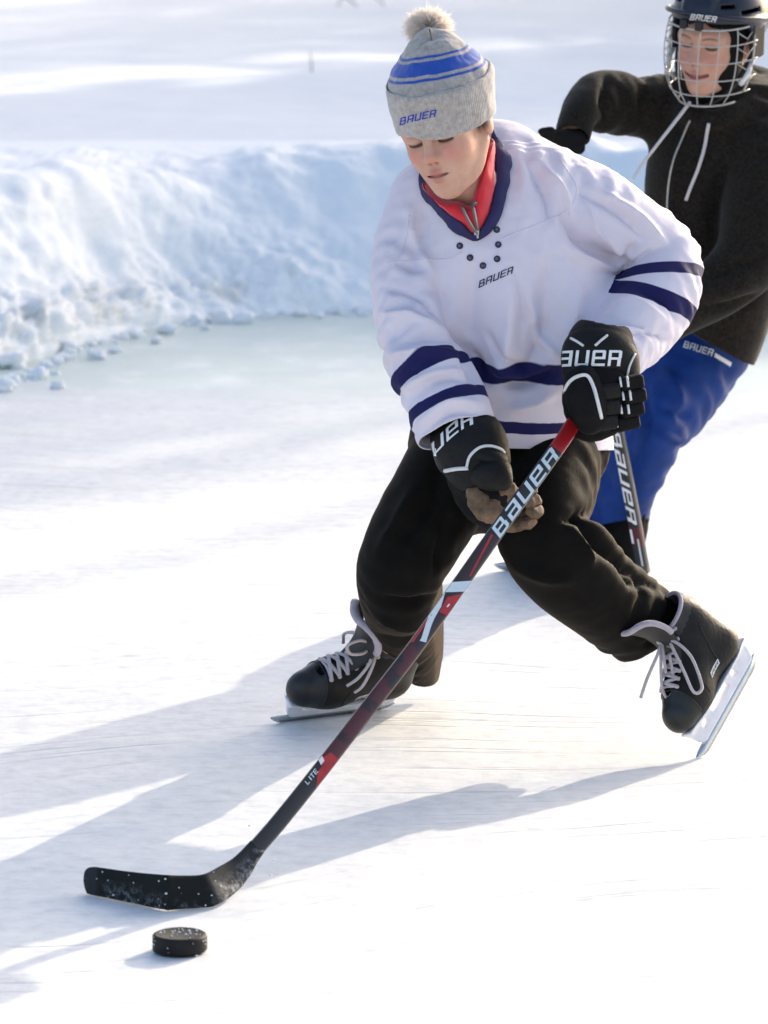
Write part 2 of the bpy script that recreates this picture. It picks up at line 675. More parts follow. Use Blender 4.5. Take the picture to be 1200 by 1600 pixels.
def bump(nt, b, h, strength=.3, dist=.002, prev=None):
    n = N(nt, 'ShaderNodeBump'); n.inputs['Strength'].default_value = strength; n.inputs['Distance'].default_value = dist
    nt.links.new(h, n.inputs['Height'])
    if prev is not None:
        nt.links.new(prev, n.inputs['Normal'])
    nt.links.new(n.outputs[0], b.inputs['Normal'])
    return n.outputs[0]

def plain(name, col, rough=.6, var=.12, vscale=60, bs=.15, bd=.001, bscale=400, metal=0.0, spec=.5, sheen=0.0, coat=0.0, tint=None):
    m, nt, b = nodes(name)
    co = obco(nt)
    c = ramp(nt, noise(nt, co, vscale, 4), [(.25, tuple(x * (1 - var) for x in col)), (.75, tuple(min(1, x * (1 + var)) for x in col))])
    nt.links.new(c, b.inputs['Base Color'])
    b.inputs['Roughness'].default_value = rough; b.inputs['Metallic'].default_value = metal
    b.inputs['Specular IOR Level'].default_value = spec
    b.inputs['Sheen Weight'].default_value = sheen
    b.inputs['Coat Weight'].default_value = coat
    if tint:
        b.inputs['Sheen Tint'].default_value = (*tint, 1); b.inputs['Sheen Roughness'].default_value = .25
    if bs:
        bump(nt, b, noise(nt, co, bscale, 2), bs, bd)
    return m

# ================================================================== THE SETTING
def mat_ice():
    m, nt, b = nodes('ice')
    co = obco(nt)
    # low-frequency wobble so that scratches curve
    wob = N(nt, 'ShaderNodeTexNoise'); wob.inputs['Scale'].default_value = .55; wob.inputs['Detail'].default_value = 1
    nt.links.new(co, wob.inputs['Vector'])
    va = N(nt, 'ShaderNodeVectorMath', operation='SCALE'); nt.links.new(wob.outputs['Color'], va.inputs[0]); va.inputs[3].default_value = 1.6
    vb = N(nt, 'ShaderNodeVectorMath', operation='ADD'); nt.links.new(co, vb.inputs[0]); nt.links.new(va.outputs[0], vb.inputs[1])
    scr = None
    for i, (rot, sc, thr) in enumerate([(.45, 34, .64), (-.6, 26, .63), (1.0, 30, .63), (2.2, 22, .63)]):
        mp = N(nt, 'ShaderNodeMapping'); mp.inputs['Rotation'].default_value = (0, 0, rot)
        mp.inputs['Scale'].default_value = (1.0 + .25 * i, sc, 1); mp.inputs['Location'].default_value = (i * 3.1, i * 1.7, 0)
        nt.links.new(vb.outputs[0], mp.inputs[0])
        v = noise(nt, mp.outputs[0], 1.0, 3, .6)
        l = N(nt, 'ShaderNodeMapRange', i_1=thr, i_2=thr + .07); nt.links.new(v, l.inputs[0])
        scr = l.outputs[0] if scr is None else mth(nt, 'MAXIMUM', scr, l.outputs[0])
    patchy = noise(nt, co, 1.3, 5, .6)
    pm = N(nt, 'ShaderNodeMapRange', i_1=.42, i_2=.62); nt.links.new(patchy, pm.inputs[0])
    scr = mth(nt, 'MULTIPLY', scr, mth(nt, 'ADD', mth(nt, 'MULTIPLY', pm.outputs[0], .75), .3))
    # bare greenish ice by the bank, snow dust elsewhere
    sx = N(nt, 'ShaderNodeSeparateXYZ'); nt.links.new(co, sx.inputs[0])
    edge = mth(nt, 'ADD', sx.outputs[1], mth(nt, 'MULTIPLY', mth(nt, 'SUBTRACT', noise(nt, obco(nt, (.5, 1.2, 1)), 1.4, 5, .65), .5), 4.0))
    bare = N(nt, 'ShaderNodeMapRange', i_1=11.0, i_2=12.4); nt.links.new(edge, bare.inputs[0])
    fine = noise(nt, co, 26, 5, .65)
    dust = ramp(nt, fine, [(.28, (.62, .635, .645)), (.5, (.755, .757, .755)), (.72, (.83, .825, .815))])
    spots = N(nt, 'ShaderNodeMapRange', i_1=.5, i_2=.68); nt.links.new(noise(nt, obco(nt, (1, .5, 1)), 5, 5, .7), spots.inputs[0])
    barec = mixc(nt, spots.outputs[0], (.54, .62, .58), (.70, .74, .71))
    c = mixc(nt, bare.outputs[0], dust, barec)
    grey = N(nt, 'ShaderNodeMapRange', i_1=.5, i_2=.75); nt.links.new(noise(nt, obco(nt, (.7, 1.6, 1)), 2.2, 6, .7), grey.inputs[0])
    c = mixc(nt, mth(nt, 'MULTIPLY', grey.outputs[0], .45), c, (.56, .62, .68))
    c = mixc(nt, mth(nt, 'MULTIPLY', scr, .36), c, (.42, .46, .50))
    nt.links.new(c, b.inputs['Base Color'])
    r = N(nt, 'ShaderNodeMapRange', i_3=.62, i_4=.34); nt.links.new(bare.outputs[0], r.inputs[0])
    nt.links.new(r.outputs[0], b.inputs['Roughness'])
    b.inputs['Specular IOR Level'].default_value = .3
    hgt = mth(nt, 'SUBTRACT', mth(nt, 'MULTIPLY', fine, .5), scr)
    n1 = bump(nt, b, hgt, .5, .004)
    bump(nt, b, noise(nt, co, 3.0, 4, .5), .35, .03, n1)
    return m

def mat_snow(name='snow', dirt=True):
    m, nt, b = nodes(name)
    co = obco(nt)
    c = ramp(nt, noise(nt, co, 6, 6, .6), [(.3, (.90, .915, .925) if dirt else (.80, .82, .84)), (.65, (.955, .96, .96) if dirt else (.86, .87, .885))])
    if dirt:
        d = attr(nt, 'dirt')
        dn = N(nt, 'ShaderNodeMapRange', i_1=.5, i_2=.72); nt.links.new(noise(nt, co, 7, 5, .65), dn.inputs[0])
        c = mixc(nt, mth(nt, 'MULTIPLY', dn.outputs[0], mth(nt, 'MULTIPLY', d, .75)), c, (.52, .50, .40))
    nt.links.new(c, b.inputs['Base Color'])
    b.inputs['Roughness'].default_value = .75
    b.inputs['Specular IOR Level'].default_value = .25
    n1 = bump(nt, b, noise(nt, co, 40, 5, .65), .5, .006)
    bump(nt, b, noise(nt, co, 260, 2, .5), .25, .001, n1)
    return m

M = {}
M['ice'] = mat_ice()
M['snow'] = mat_snow()
M['field'] = mat_snow('field_snow', False)

def struct(o):
    o['kind'] = 'structure'
    return o

# the rink
xs = np.concatenate([np.linspace(-60, -4, 15), np.linspace(-3.5, 3.5, 15), np.linspace(4, 60, 15)])
ys = np.concatenate([np.linspace(-60, 3, 16), np.linspace(4, 16, 25)])
V, Fq = grid_strip([[(x, y, 0.0) for x in xs] for y in ys])
struct(mk('ice', V, Fq, M['ice']))

# ploughed snow bank along the far edge of the rink
BX = [-60, -12, -5, -2.6, -1.7, -1.15, -.95, -.72, -.35, 0.0, .5, 1.2, 2.5, 6, 14, 60]
BY = [9.0, 11.0, 11.6, 11.8, 12.0, 12.25, 13.1, 13.75, 14.0, 14.15, 14.1, 13.9, 13.9, 13.6, 13.2, 12]
def bank_base(x):
    return np.interp(x, BX, BY)
cx = np.concatenate([np.linspace(-60, -6, 40), np.linspace(-5.9, -1.8, 90), np.linspace(-1.78, 1.8, 420), np.linspace(1.82, 6, 90), np.linspace(6.2, 60, 40)])
# profile: rubble apron, steep face, rounded crest, level top
pr = np.array([(-.03, -.03), (0, 0), (.04, .05), (.10, .09), (.18, .13), (.27, .18), (.36, .25), (.44, .33), (.52, .41), (.62, .465), (.8, .487), (1.3, .48), (2.0, .47)])
pp = catmull(np.hstack([pr, np.zeros((len(pr), 1))]), 12)[:, :2]
rows = []
wide = np.interp(cx, [-60, -2.5, -1.3, -.9, -.5, 0, 60], [2.6, 2.6, 2.2, 1.6, 1.15, 1.0, 1.0])
high = 1 + .05 * np.sin(cx * 1.3) + np.interp(cx, [-3, -1.3, -1.05, -.8, 0], [.1, .08, .06, 0, 0])
crest_y = 14.45 + 0.03 * np.sin(cx * 2.1)
base = np.mean([bank_base(cx + d_) for d_ in np.linspace(-.22, .22, 15)], axis=0)
W_ = wide ** .6
for dy, z in pp:
    y = base + dy * W_
    if dy > .62:
        tq = (dy - .62) / 1.38
        y = (base + .62 * W_) * (1 - tq) + 15.9 * tq
        rows.append(np.stack([cx, y, z * (high * (1 - tq) + tq * .96)], 1))
    else:
        rows.append(np.stack([cx, y, z * high], 1))
V, Fq = grid_strip(rows)
Nn = vnormals(V, Fq)
if Nn[:, 2].mean() < 0:
    Fq = Fq[:, ::-1]; Nn = -Nn
t = np.repeat(np.arange(len(pp)) / (len(pp) - 1), len(cx))
hz = V[:, 2]
lump = np.clip(1 - np.abs(hz - .1) / .16, 0, 1)              # rubble near the foot
face = np.clip(hz / .1, 0, 1) * np.clip((.52 - hz) / .06, 0, 1)
leftw = np.interp(V[:, 0], [-1.6, -1.0, -.6, 0, 1], [1, 1, .75, .35, .5])
d = .04 * fbm(V * 3.1, 3, 3) * np.clip(hz / .1, 0, 1)
d += lump * leftw * (.040 * np.abs(fbm(V * 11, 4, 8)) + .020 * fbm(V * 26, 3, 9))
d += face * (.006 * fbm(V * 14, 4, 15) + .003 * leftw * fbm(V * 30, 3, 19))
flat = np.clip((V[:, 1] - 15.0) / .5, 0, 1)
V2 = V + Nn * (d * (1 - flat))[:, None]
V2[:, 2] = np.where(V[:, 2] <= 0, V[:, 2], np.maximum(V2[:, 2], -.01))
dirt = np.clip(1 - np.abs(hz - .07) / .09, 0, 1)
struct(mk('snow_bank', V2, Fq, M['snow'], attrs={'dirt': dirt}))

# snow field behind the bank, gently rolling, to the horizon
fx = np.concatenate([np.linspace(-500, -20, 14), np.linspace(-16, -4, 10), np.linspace(-3.6, 3.6, 49), np.linspace(4, 16, 10), np.linspace(20, 500, 14)])
fy = np.concatenate([np.linspace(15.3, 34, 96), np.linspace(36, 80, 12), np.linspace(100, 900, 12)])
G = np.array([[(x, y, 0.0) for x in fx] for y in fy])
Z = .462 + .02 * fbm(G.reshape(-1, 3) * .5, 3, 31).reshape(G.shape[:2]) + .006 * fbm(G.reshape(-1, 3) * np.array([.7, 3.0, 1]), 3, 33).reshape(G.shape[:2])
Z += np.clip((G[..., 1] - 40) / 300, 0, 1) * 3.0
Z -= .07 * np.clip((15.95 - G[..., 1]) / .6, 0, 1)
G[..., 2] = Z
V, Fq = grid_strip(list(G))
struct(mk('snow_field', V, Fq, M['field']))

# loose lumps of snow fallen from the bank
def lump_mesh(seed, r):
    bm = bmesh.new(); bmesh.ops.create_icosphere(bm, subdivisions=3, radius=1.0)
    V = np.array([v.co[:] for v in bm.verts]); Fq = [tuple(v.index for v in f.verts) for f in bm.faces]; bm.free()
    n = 1 + .42 * fbm(V * 1.3, 2, seed) + .26 * fbm(V * 3.5, 3, seed + 5)
    V = V * n[:, None] * np.array([1.15, 1.0, .75]) * r
    return V, Fq
rnd = random.Random(5)
chunk_spots = [(20, 560, 34), (60, 582, 22), (110, 540, 24), (262, 512, 20), (305, 497, 22), (345, 492, 28), (380, 494, 24), (212, 520, 18), (150, 552, 20), (245, 530, 14),
               (420, 489, 16), (470, 486, 18), (525, 483, 17), (560, 480, 15), (90, 600, 16), (180, 545, 15), (320, 510, 12), (5, 600, 26), (40, 545, 18), (500, 492, 10)]
for i, (u, v, pr_) in enumerate(chunk_spots):
    p = GR(u, v + pr_ * .45)
    r = pr_ / FPX * p[1] * .62
    V, Fq = lump_mesh(100 + i, r)
    a = rnd.uniform(0, 6.28)
    V = V @ np.array([[math.cos(a), -math.sin(a), 0], [math.sin(a), math.cos(a), 0], [0, 0, 1]]).T
    V = V + p + np.array([0, r * .4, r * .38])
    tag(mk('snow_chunk', V, Fq, M['snow'], attrs={'dirt': np.full(len(V), .15)}), 'rounded white lump of snow lying at the foot of the snow bank', 'snow chunk', 'snow lumps along the bank')
parts = []
for i in range(420):
    u = rnd.uniform(-260, 900) if i % 3 else rnd.uniform(-40, 330)
    base_y = bank_base((u - 600) / FPX * 13.5)
    y = base_y - abs(rnd.gauss(0, .10)) + .05
    x = (u - 600) / FPX * y
    r = .004 + .013 * rnd.random() ** 2
    V, Fq = box8((0, 0, 0), (r, r * .9, r * .7), None, r * .45)
    V = V * (1 + .5 * fbm(V / r * .9, 2, i))[:, None]
    parts.append((V + np.array([x, y, r * .2]), Fq))
V, Fq = joinm(parts)
o = mk('snow_crumbs', V, Fq, M['snow'], attrs={'dirt': np.zeros(len(V))})
o['kind'] = 'stuff'; o['label'] = 'small crumbs of snow scattered along the foot of the bank'; o['category'] = 'snow crumbs'

# a dry stalk and a fallen twig on the field
M['stalk'] = plain('dry_stalk', (.16, .13, .10), .8)
a, b_ = GR(487, 117, .46), None
a = GR(487, 117, .462)
top = PX(484, 80, a[1])
V, Fq = tube([a - (0, 0, .03), a * .5 + top * .5 + (.004, 0, 0), top], [.004, .0035, .002], 5)
tag(mk('dry_stalk', V, Fq, M['stalk']), 'single dry upright stalk poking out of the snowy field', 'stalk')
g0 = GR(562, 12, .462)
pts = [GR(524, 12, .462) + (0, 0, .01), PX(537, 0, g0[1]) , PX(560, 10, g0[1]), ]
parts = [tube([PX(527, 10, g0[1]), PX(534, -3, g0[1]), PX(548, -22, g0[1])], [.004, .005, .006], 5),
         tube([PX(560, 11, g0[1]), PX(545, -1, g0[1]), PX(534, -9, g0[1]), PX(520, -25, g0[1])], [.004, .006, .006, .005], 5),
         tube([PX(601, 9, g0[1]), PX(590, -2, g0[1]), PX(572, -16, g0[1]), PX(548, -22, g0[1])], [.004, .005, .006, .007], 5),
         tube([PX(548, -22, g0[1]), PX(540, -60, g0[1]), PX(545, -110, g0[1])], [.008, .007, .004], 5)]
V, Fq = joinm(parts)
tag(mk('fallen_twig', V, Fq, M['stalk']), 'dark forked twig lying on the snow at the top edge', 'twig')

# spruces and a bare birch towards the sun: they throw the shade on field, bank and far ice
M['needles'] = plain('spruce_needles', (.03, .05, .028), .7, .4, 3, 0)
M['bark'] = plain('bark', (.10, .08, .06), .9, .3, 12, .5, .01, 40)
PERP = np.array([-math.sin(SUN_AZ), math.cos(SUN_AZ)]); DIRH = np.array([math.cos(SUN_AZ), math.sin(SUN_AZ)])

def spruce_data(H, seed):
    r = random.Random(seed)
    V, Fq = [], []
    n = 0
    z = .6
    while z < H * .98:
        R = (H - z) / H * 3.0 + .15
        k = 9 if z < H * .8 else 6
        a0 = r.uniform(0, 6.28)
        for j in range(k):
            a = a0 + 6.283 * j / k + r.uniform(-.25, .25)
            L = R * r.uniform(.75, 1.1)
            dx, dy = math.cos(a), math.sin(a)
            droop = -.28 * L
            for s in range(7):                       # sprays along the limb, left and right
                t0 = .18 + .82 * s / 7
                p = np.array([dx * L * t0, dy * L * t0, z + droop * t0 ** 1.5 + .12 * t0])
                w_ = L * .2 * (1.25 - t0) + .08
                for sd in (-1, 1):
                    if r.random() < .3:
                        continue
                    q = p + np.array([-dy * sd * w_ + dx * .2, dx * sd * w_ + dy * .2, -.10 - .08 * r.random()])
                    e = p + np.array([dx, dy, 0]) * (L * .17)
                    V += [p, q, e + np.array([0, 0, -.05])]; Fq.append((n, n + 1, n + 2)); n += 3
        z += .22 + .012 * z
    return np.array(V), np.array(Fq)

tree_spots = [(7.5, 28, 1), (8.8, 30, 0), (10.1, 29, 1), (11.1, 32, 0), (13.9, 38, 1), (15.3, 40, 0), (16.8, 43, 1), (18.6, 46, 0)]
sd = [spruce_data(13.5, 3), spruce_data(12.0, 8)]
protos = {}
for i, (s_, q_, k) in enumerate(tree_spots):
    xy = PERP * s_ + DIRH * q_
    lab = 'tall dark spruce beyond the right edge, shading the snowy field'
    if k not in protos:
        t_ = thing('spruce_tree', lab, 'tree', (xy[0], xy[1], .45), 'spruces shading the field')
        ZO = np.array(OFF[t_.name])
        V, Fq = sd[k]
        c_ = mk('crown', V + ZO, Fq, M['needles'], t_, smooth=False)
        H = 13.5 if k == 0 else 12
        V, Fq = tube(np.array([(0, 0, -.1), (0, 0, H * .5), (0, 0, H)]) + ZO, [.17, .1, .02], 8)
        b_ = mk('trunk', V, Fq, M['bark'], t_)
        protos[k] = (t_, c_, b_)
    else:
        src = protos[k]
        t_ = src[0].copy(); COL.objects.link(t_); t_.location = (xy[0], xy[1], .45); t_.rotation_euler = (0, 0, i * 1.3)
        for ch in src[1:]:
            e = ch.copy(); COL.objects.link(e); e.parent = t_

def birch(xy, H, seed, label):
    t_ = thing('birch_tree', label, 'tree', (xy[0], xy[1], .45))
    ZO = np.array(OFF[t_.name]); r = random.Random(seed)
    V, Fq = tube(ZO + np.array([(0, 0, -.1), (.05, 0, H * .4), (-.05, .1, H * .7), (0, 0, H)]), [.14, .11, .07, .02], 8)
    tr = mk('trunk', V, Fq, M['bark'], t_)
    parts = []
    for i in range(46):
        z = H * r.uniform(.3, .97); a = r.uniform(0, 6.28); L = (1.1 - z / H) * 3.4 * r.uniform(.6, 1.2) + .4
        p0 = np.array([0, 0, z]); d = np.array([math.cos(a), math.sin(a), r.uniform(.35, .8)])
        p1 = p0 + d * L * .5; p2 = p0 + d * L + (0, 0, -.1 * L)
        parts.append(tube(ZO + np.array([p0, p1, p2]), [.03, .02, .006], 4))
        for j in range(7):
            tt = r.uniform(.3, 1); q0 = p0 + (p2 - p0) * tt
            e = nrm(np.array([r.gauss(0, 1), r.gauss(0, 1), r.gauss(.1, .6)])) * r.uniform(.3, .9)
            parts.append(tube(ZO + np.array([q0, q0 + e * .6, q0 + e]), [.012, .008, .004], 3))
    V, Fq = joinm(parts)
    mk('crown', V, Fq, M['bark'], t_)
birch(PERP * 6.3 + DIRH * 27, 12.5, 4, 'bare birch beyond the right edge, nearest the rink')
birch(PERP * 5.4 + DIRH * 32, 12.0, 9, 'slim bare birch beyond the right edge, farther from the rink')

# ================================================================== MATERIALS OF THE PLAYERS
NAVY = (.010, .010, .078)
def mat_jersey():
    m, nt, b = nodes('jersey_cloth')
    co = obco(nt)
    base = ramp(nt, noise(nt, co, 9, 3), [(.3, (.70, .645, .725)), (.7, (.75, .695, .77))])
    fac = None
    for an, own, bands in (('sleeve_a', 'own_a', STR_A), ('sleeve_b', 'own_b', STR_B), ('sleeve_b2', 'own_b', STR_B2), ('torso', 'own_t', STR_T)):
        v = attr(nt, an); ow = mth(nt, 'GREATER_THAN', attr(nt, own), .5)
        for lo, hi in bands:
            x = mth(nt, 'MULTIPLY', band(nt, v, lo, hi), ow)
            fac = x if fac is None else mth(nt, 'MAXIMUM', fac, x)
    c = mixc(nt, fac, base, NAVY)
    nt.links.new(c, b.inputs['Base Color'])
    b.inputs['Roughness'].default_value = .75
    b.inputs['Specular IOR Level'].default_value = .25
    n1 = bump(nt, b, noise(nt, co, 900, 1), .25, .0008)
    bump(nt, b, noise(nt, co, 32, 3, .5), .25, .004, n1)
    return m

def mat_skin():
    m, nt, b = nodes('skin')
    co = obco(nt)
    c = ramp(nt, noise(nt, co, 40, 4), [(.3, (.54, .30, .205)), (.7, (.64, .385, .275))])
    bz = N(nt, 'ShaderNodeMapRange', i_1=.35, i_2=.7); nt.links.new(noise(nt, co, 130, 5, .7), bz.inputs[0])
    c = mixc(nt, mth(nt, 'MULTIPLY', bz.outputs[0], .22), c, (.60, .27, .20))
    c = mixc(nt, mth(nt, 'MULTIPLY', attr(nt, 'blush'), .62), c, (.64, .22, .17))
    c = mixc(nt, attr(nt, 'lips'), c, (.50, .155, .13))
    c = mixc(nt, attr(nt, 'dark'), c, (.045, .026, .018))
    nt.links.new(c, b.inputs['Base Color'])
    b.inputs['Roughness'].default_value = .5
    b.inputs['Specular IOR Level'].default_value = .35
    b.inputs['Subsurface Weight'].default_value = .12
    b.inputs['Subsurface Radius'].default_value = (.010, .004, .002)
    b.inputs['Subsurface Scale'].default_value = .6
    n1 = bump(nt, b, noise(nt, co, 700, 3), .25, .0005)
    bump(nt, b, noise(nt, co, 160, 3), .12, .0012, n1)
    return m

def mat_knit():
    m, nt, b = nodes('heather_knit')
    co = obco(nt)
    n = noise(nt, co, 120, 4, .7)
    c = ramp(nt, n, [(.3, (.30, .27, .245)), (.7, (.50, .455, .42))])
    v = attr(nt, 'stripe')
    fac = None
    for lo, hi in STR_H:
        x = band(nt, v, lo, hi, .0007)
        fac = x if fac is None else mth(nt, 'MAXIMUM', fac, x)
    c = mixc(nt, fac, c, (.012, .075, .40))
    nt.links.new(c, b.inputs['Base Color'])
    b.inputs['Roughness'].default_value = .9
    b.inputs['Specular IOR Level'].default_value = .1
    b.inputs['Sheen Weight'].default_value = .5
    wv = N(nt, 'ShaderNodeTexWave', bands_direction='X'); wv.inputs['Scale'].default_value = 1.0
    an = attr(nt, 'rib')
    s = mth(nt, 'SINE', mth(nt, 'MULTIPLY', an, 1.0))
    n1 = bump(nt, b, s, .22, .0010)
    bump(nt, b, noise(nt, co, 700, 2), .3, .001, n1)
    return m

def mat_heather(name, a, c2, scale=260):
    m, nt, b = nodes(name)
    co = obco(nt)
    c = ramp(nt, noise(nt, co, scale, 3, .8), [(.35, a), (.7, c2)])
    nt.links.new(c, b.inputs['Base Color'])
    b.inputs['Roughness'].default_value = .9
    b.inputs['Specular IOR Level'].default_value = .15
    b.inputs['Sheen Weight'].default_value = .08
    bump(nt, b, noise(nt, co, 500, 2), .25, .001)
    return m

M['skin'] = mat_skin()
M['trouser'] = plain('black_nylon', (.0050, .0042, .0034), .78, .3, 25, .3, .0015, 300, spec=.12, sheen=.10, tint=(1.0, .66, .40))
M['red'] = plain('red_fleece', (.60, .014, .03), .8, .1, 50, .3, .001, 500, sheen=.2)
M['navy'] = plain('navy_knit', (.016, .016, .085), .8, .15, 80, .3, .001, 600)
M['navy_print'] = plain('navy_print', (.022, .02, .085), .6, .1, 50, 0)
M['white_print'] = plain('white_print', (.78, .78, .78), .5, .06, 120, 0)
M['blue_print'] = plain('blue_thread', (.03, .05, .38), .8, .2, 300, .3, .001, 900)
M['zip'] = plain('zip_metal', (.45, .42, .38), .35, .2, 200, .3, .0005, 900, metal=.8)
M['zip_tape'] = plain('zip_tape', (.16, .14, .13), .8)
M['glove'] = plain('glove_shell', (.006, .006, .006), .6, .4, 40, .5, .0015, 260, spec=.25)
M['glove_soft'] = plain('glove_nylon', (.006, .0056, .006), .75, .4, 50, .6, .0015, 420, spec=.15)
M['tan'] = plain('tan_palm_leather', (.14, .088, .052), .8, .75, 40, .6, .002, 220)
M['piping'] = plain('white_piping', (.72, .71, .70), .5, .1, 100, 0)
M['boot'] = plain('scuffed_boot', (.009, .0078, .007), .5, .8, 30, .5, .0014, 150, spec=.25)
M['toecap'] = plain('toe_cap', (.016, .016, .016), .38, .5, 28, .4, .0012, 120, spec=.4)
M['boot_soft'] = plain('boot_ankle', (.028, .026, .025), .65, .35, 50, .4, .0015, 300)
M['felt'] = plain('grey_felt', (.42, .37, .42), .95, .12, 120, .5, .0015, 500, sheen=.3)
M['lace'] = plain('waxed_lace', (.50, .44, .45), .75, .12, 150, .4, .001, 700)
M['holder'] = plain('white_holder', (.82, .80, .82), .35, .1, 40, .15, .001, 160)
M['steel'] = plain('blade_steel', (.62, .64, .66), .25, .08, 90, .1, .0005, 400, metal=.9)
M['rivet'] = plain('eyelet', (.55, .55, .55), .35, .1, 90, 0, metal=.8)
M['rubber'] = plain('puck_rubber', (.014, .012, .011), .65, .4, 60, .5, .001, 300, spec=.25)
M['flake'] = plain('snow_flake', (.88, .89, .9), .7, .02, 60, 0)

# ================================================================== THE FACE
FEAT = {}
def head_sdf(smile=0.0):
    cr = U(.03, ell((0, .014, .034), (.0715, .09, .083)), ell((0, -.03, -.03), (.0545, .056, .078)))
    jaw = U(.02, chain([(-.048, .012, -.045), (-.0355, -.024, -.080), (-.011, -.065, -.0975)], [.017, .0175, .015], 3),
            chain([(.048, .012, -.045), (.0355, -.024, -.080), (.011, -.065, -.0975)], [.017, .0175, .015], 3),
            ell((0, -.068, -.097), (.0175, .0155, .016)))
    ck = U(.02, ell((-.034, -.058, -.026), (.024, .024, .027)), ell((.034, -.058, -.026), (.024, .024, .027)))
    brow = chain([(-.046, -.062, .020), (-.026, -.078, .024), (0, -.081, .019), (.026, -.078, .024), (.046, -.062, .020)], .0125, 2)
    muz = ell((0, -.068, -.062), (.032, .024, .026))
    base = U(.03, cr, jaw, ck, brow, muz)
    soc = U(.008, ell((-.031, -.094, .003), (.021, .018, .0125)), ell((.031, -.094, .003), (.021, .018, .0125)))
    base = SUBT(.018, base, soc)
    lids = U(.004, ell((-.031, -.0725, .002), (.0165, .0135, .0125)), ell((.031, -.0725, .002), (.0165, .0135, .0125)))
    nose = U(.012, chain([(0, -.083, .010), (0, -.0925, -.009), (0, -.1005, -.0265)], [.0072, .0082, .0100], 3),
             ell((-.0112, -.0915, -.0315), (.0080, .0095, .0072)), ell((.0112, -.0915, -.0315), (.0080, .0095, .0072)))
    w = .023 + .006 * smile
    zc = -.0625 + .004 * smile
    upl = chain([(-w, -.0815, zc + .001), (-.011, -.0905, -.0580), (-.003, -.0945, -.0567), (.003, -.0945, -.0567), (.011, -.0905, -.058), (w, -.0815, zc + .001)], [.0025, .0045, .0053, .0053, .0045, .0025], 3)
    lol = chain([(-w, -.0810, zc - .001), (-.011, -.0895, -.0705), (0, -.0925, -.0725), (.011, -.0895, -.0705), (w, -.081, zc - .001)], [.0022, .005, .0062, .005, .0022], 3)
    base = U(.01, base, nose)
    base = U(.006, base, lids)
    base = U(.007, base, upl, lol)
    ears = U(.01, ell((-.0725, .016, -.008), (.008, .017, .029)), ell((.0725, .016, -.008), (.008, .017, .029)))
    base = U(.008, base, ears)
    line = chain([(-w - .001, -.086, zc), (-.012, -.0945, -.0640 - .002 * smile), (0, -.0985, -.0645 - .003 * smile), (.012, -.0945, -.064 - .002 * smile), (w + .001, -.086, zc)], .0021 + .0022 * smile, 3)
    base = SUBT(.003, base, line)
    nos = U(.002, ell((-.0065, -.0985, -.0405), (.0035, .004, .0035)), ell((.0065, -.0985, -.0405), (.0035, .004, .0035)))
    base = SUBT(.004, base, nos)
    return base, upl, lol, line, lids

def sst(x, a, b):
    t = np.clip((x - a) / (b - a), 0, 1)
    return t * t * (3 - 2 * t)

def make_body(root, R, c, s, neck_to, limbs, smile=0.0, looking=-.006, hair=None, h=.0019, eye_w=.0036):
    """head, neck and the clothed body as one mesh; face colours are stored per vertex"""
    head, upl, lol, line, lids = head_sdf(smile)
    nb = R.T @ (np.asarray(neck_to) - c) / s
    neck = rcone((0, .024, -.045), nb, .047, .05)
    f = lambda P: smin(head(P), neck(P), .02)
    V, Fq = nets(f, (-.085, -.125, -.125 - .07), (.085, .115, .125), h)
    m = {}
    lipd = np.minimum(upl(V), lol(V))
    m['lips'] = np.clip(1.1 - lipd / .0022, 0, 1) * (V[:, 1] < -.07) * .9
    bl = np.exp(-(((np.abs(V[:, 0]) - .038) / .019) ** 2 + ((V[:, 2] + .028) / .018) ** 2)) + .8 * np.exp(-((V[:, 0] / .013) ** 2 + ((V[:, 2] + .031) / .012) ** 2))
    m['blush'] = np.clip(bl, 0, 1) * (V[:, 1] < -.02)
    ax = np.abs(V[:, 0]); fr = V[:, 1] < -.05
    zc = looking - .0055 * ((ax - .031) / .015) ** 2 * -1 * .5           # lash line, ends turn up a little
    lash = np.exp(-((V[:, 2] - zc) / eye_w) ** 2) * sst(.0165 - np.abs(ax - .031), 0, .003)
    bz = .0205 + .004 * np.sin(np.clip((ax - .014) / .036, 0, 1) * 3.1)
    brow = np.exp(-((V[:, 2] - bz) / .0030) ** 2) * sst(ax, .011, .018) * sst(.052 - ax, 0, .01) * .8
    mouth = np.clip(1 - line(V) / .0014, 0, 1) * .42
    m['lips'] = np.maximum(m['lips'], np.clip(1 - line(V) / .0016, 0, 1) * (V[:, 1] < -.06))
    nos = np.minimum(1, np.exp(-(((ax - .0065) / .003) ** 2 + ((V[:, 2] + .0405) / .003) ** 2)) * 1.0) * (V[:, 1] < -.085) * .7
    m['dark'] = np.clip(np.maximum.reduce([np.clip(lash * 1.35, 0, 1), brow, mouth, nos]), 0, 1) * fr
    if hair is not None:
        m['dark'] = np.maximum(m['dark'], hair(V))
    W = V @ R.T * s + c
    b, lo, hi = limbs
    V2, F2 = nets(b, lo, hi, .011, 1)
    n = len(W)
    att = {k: np.concatenate([v, np.zeros(len(V2))]) for k, v in m.items()}
    return mk('body', np.vstack([W, V2]), np.vstack([Fq, F2 + n]), M['skin'], root, attrs=att)

def rot(yaw, pitch, roll):
    y, p, r = map(math.radians, (yaw, pitch, roll))
    cy, sy = math.cos(y), math.sin(y); Rz = np.array([[cy, -sy, 0], [sy, cy, 0], [0, 0, 1]])
    cp, sp = math.cos(p), math.sin(p); Rx = np.array([[1, 0, 0], [0, cp, -sp], [0, sp, cp]])
    cr, sr = math.cos(r), math.sin(r); Ry = np.array([[cr, 0, sr], [0, 1, 0], [-sr, 0, cr]])
    return Ry @ Rz @ Rx

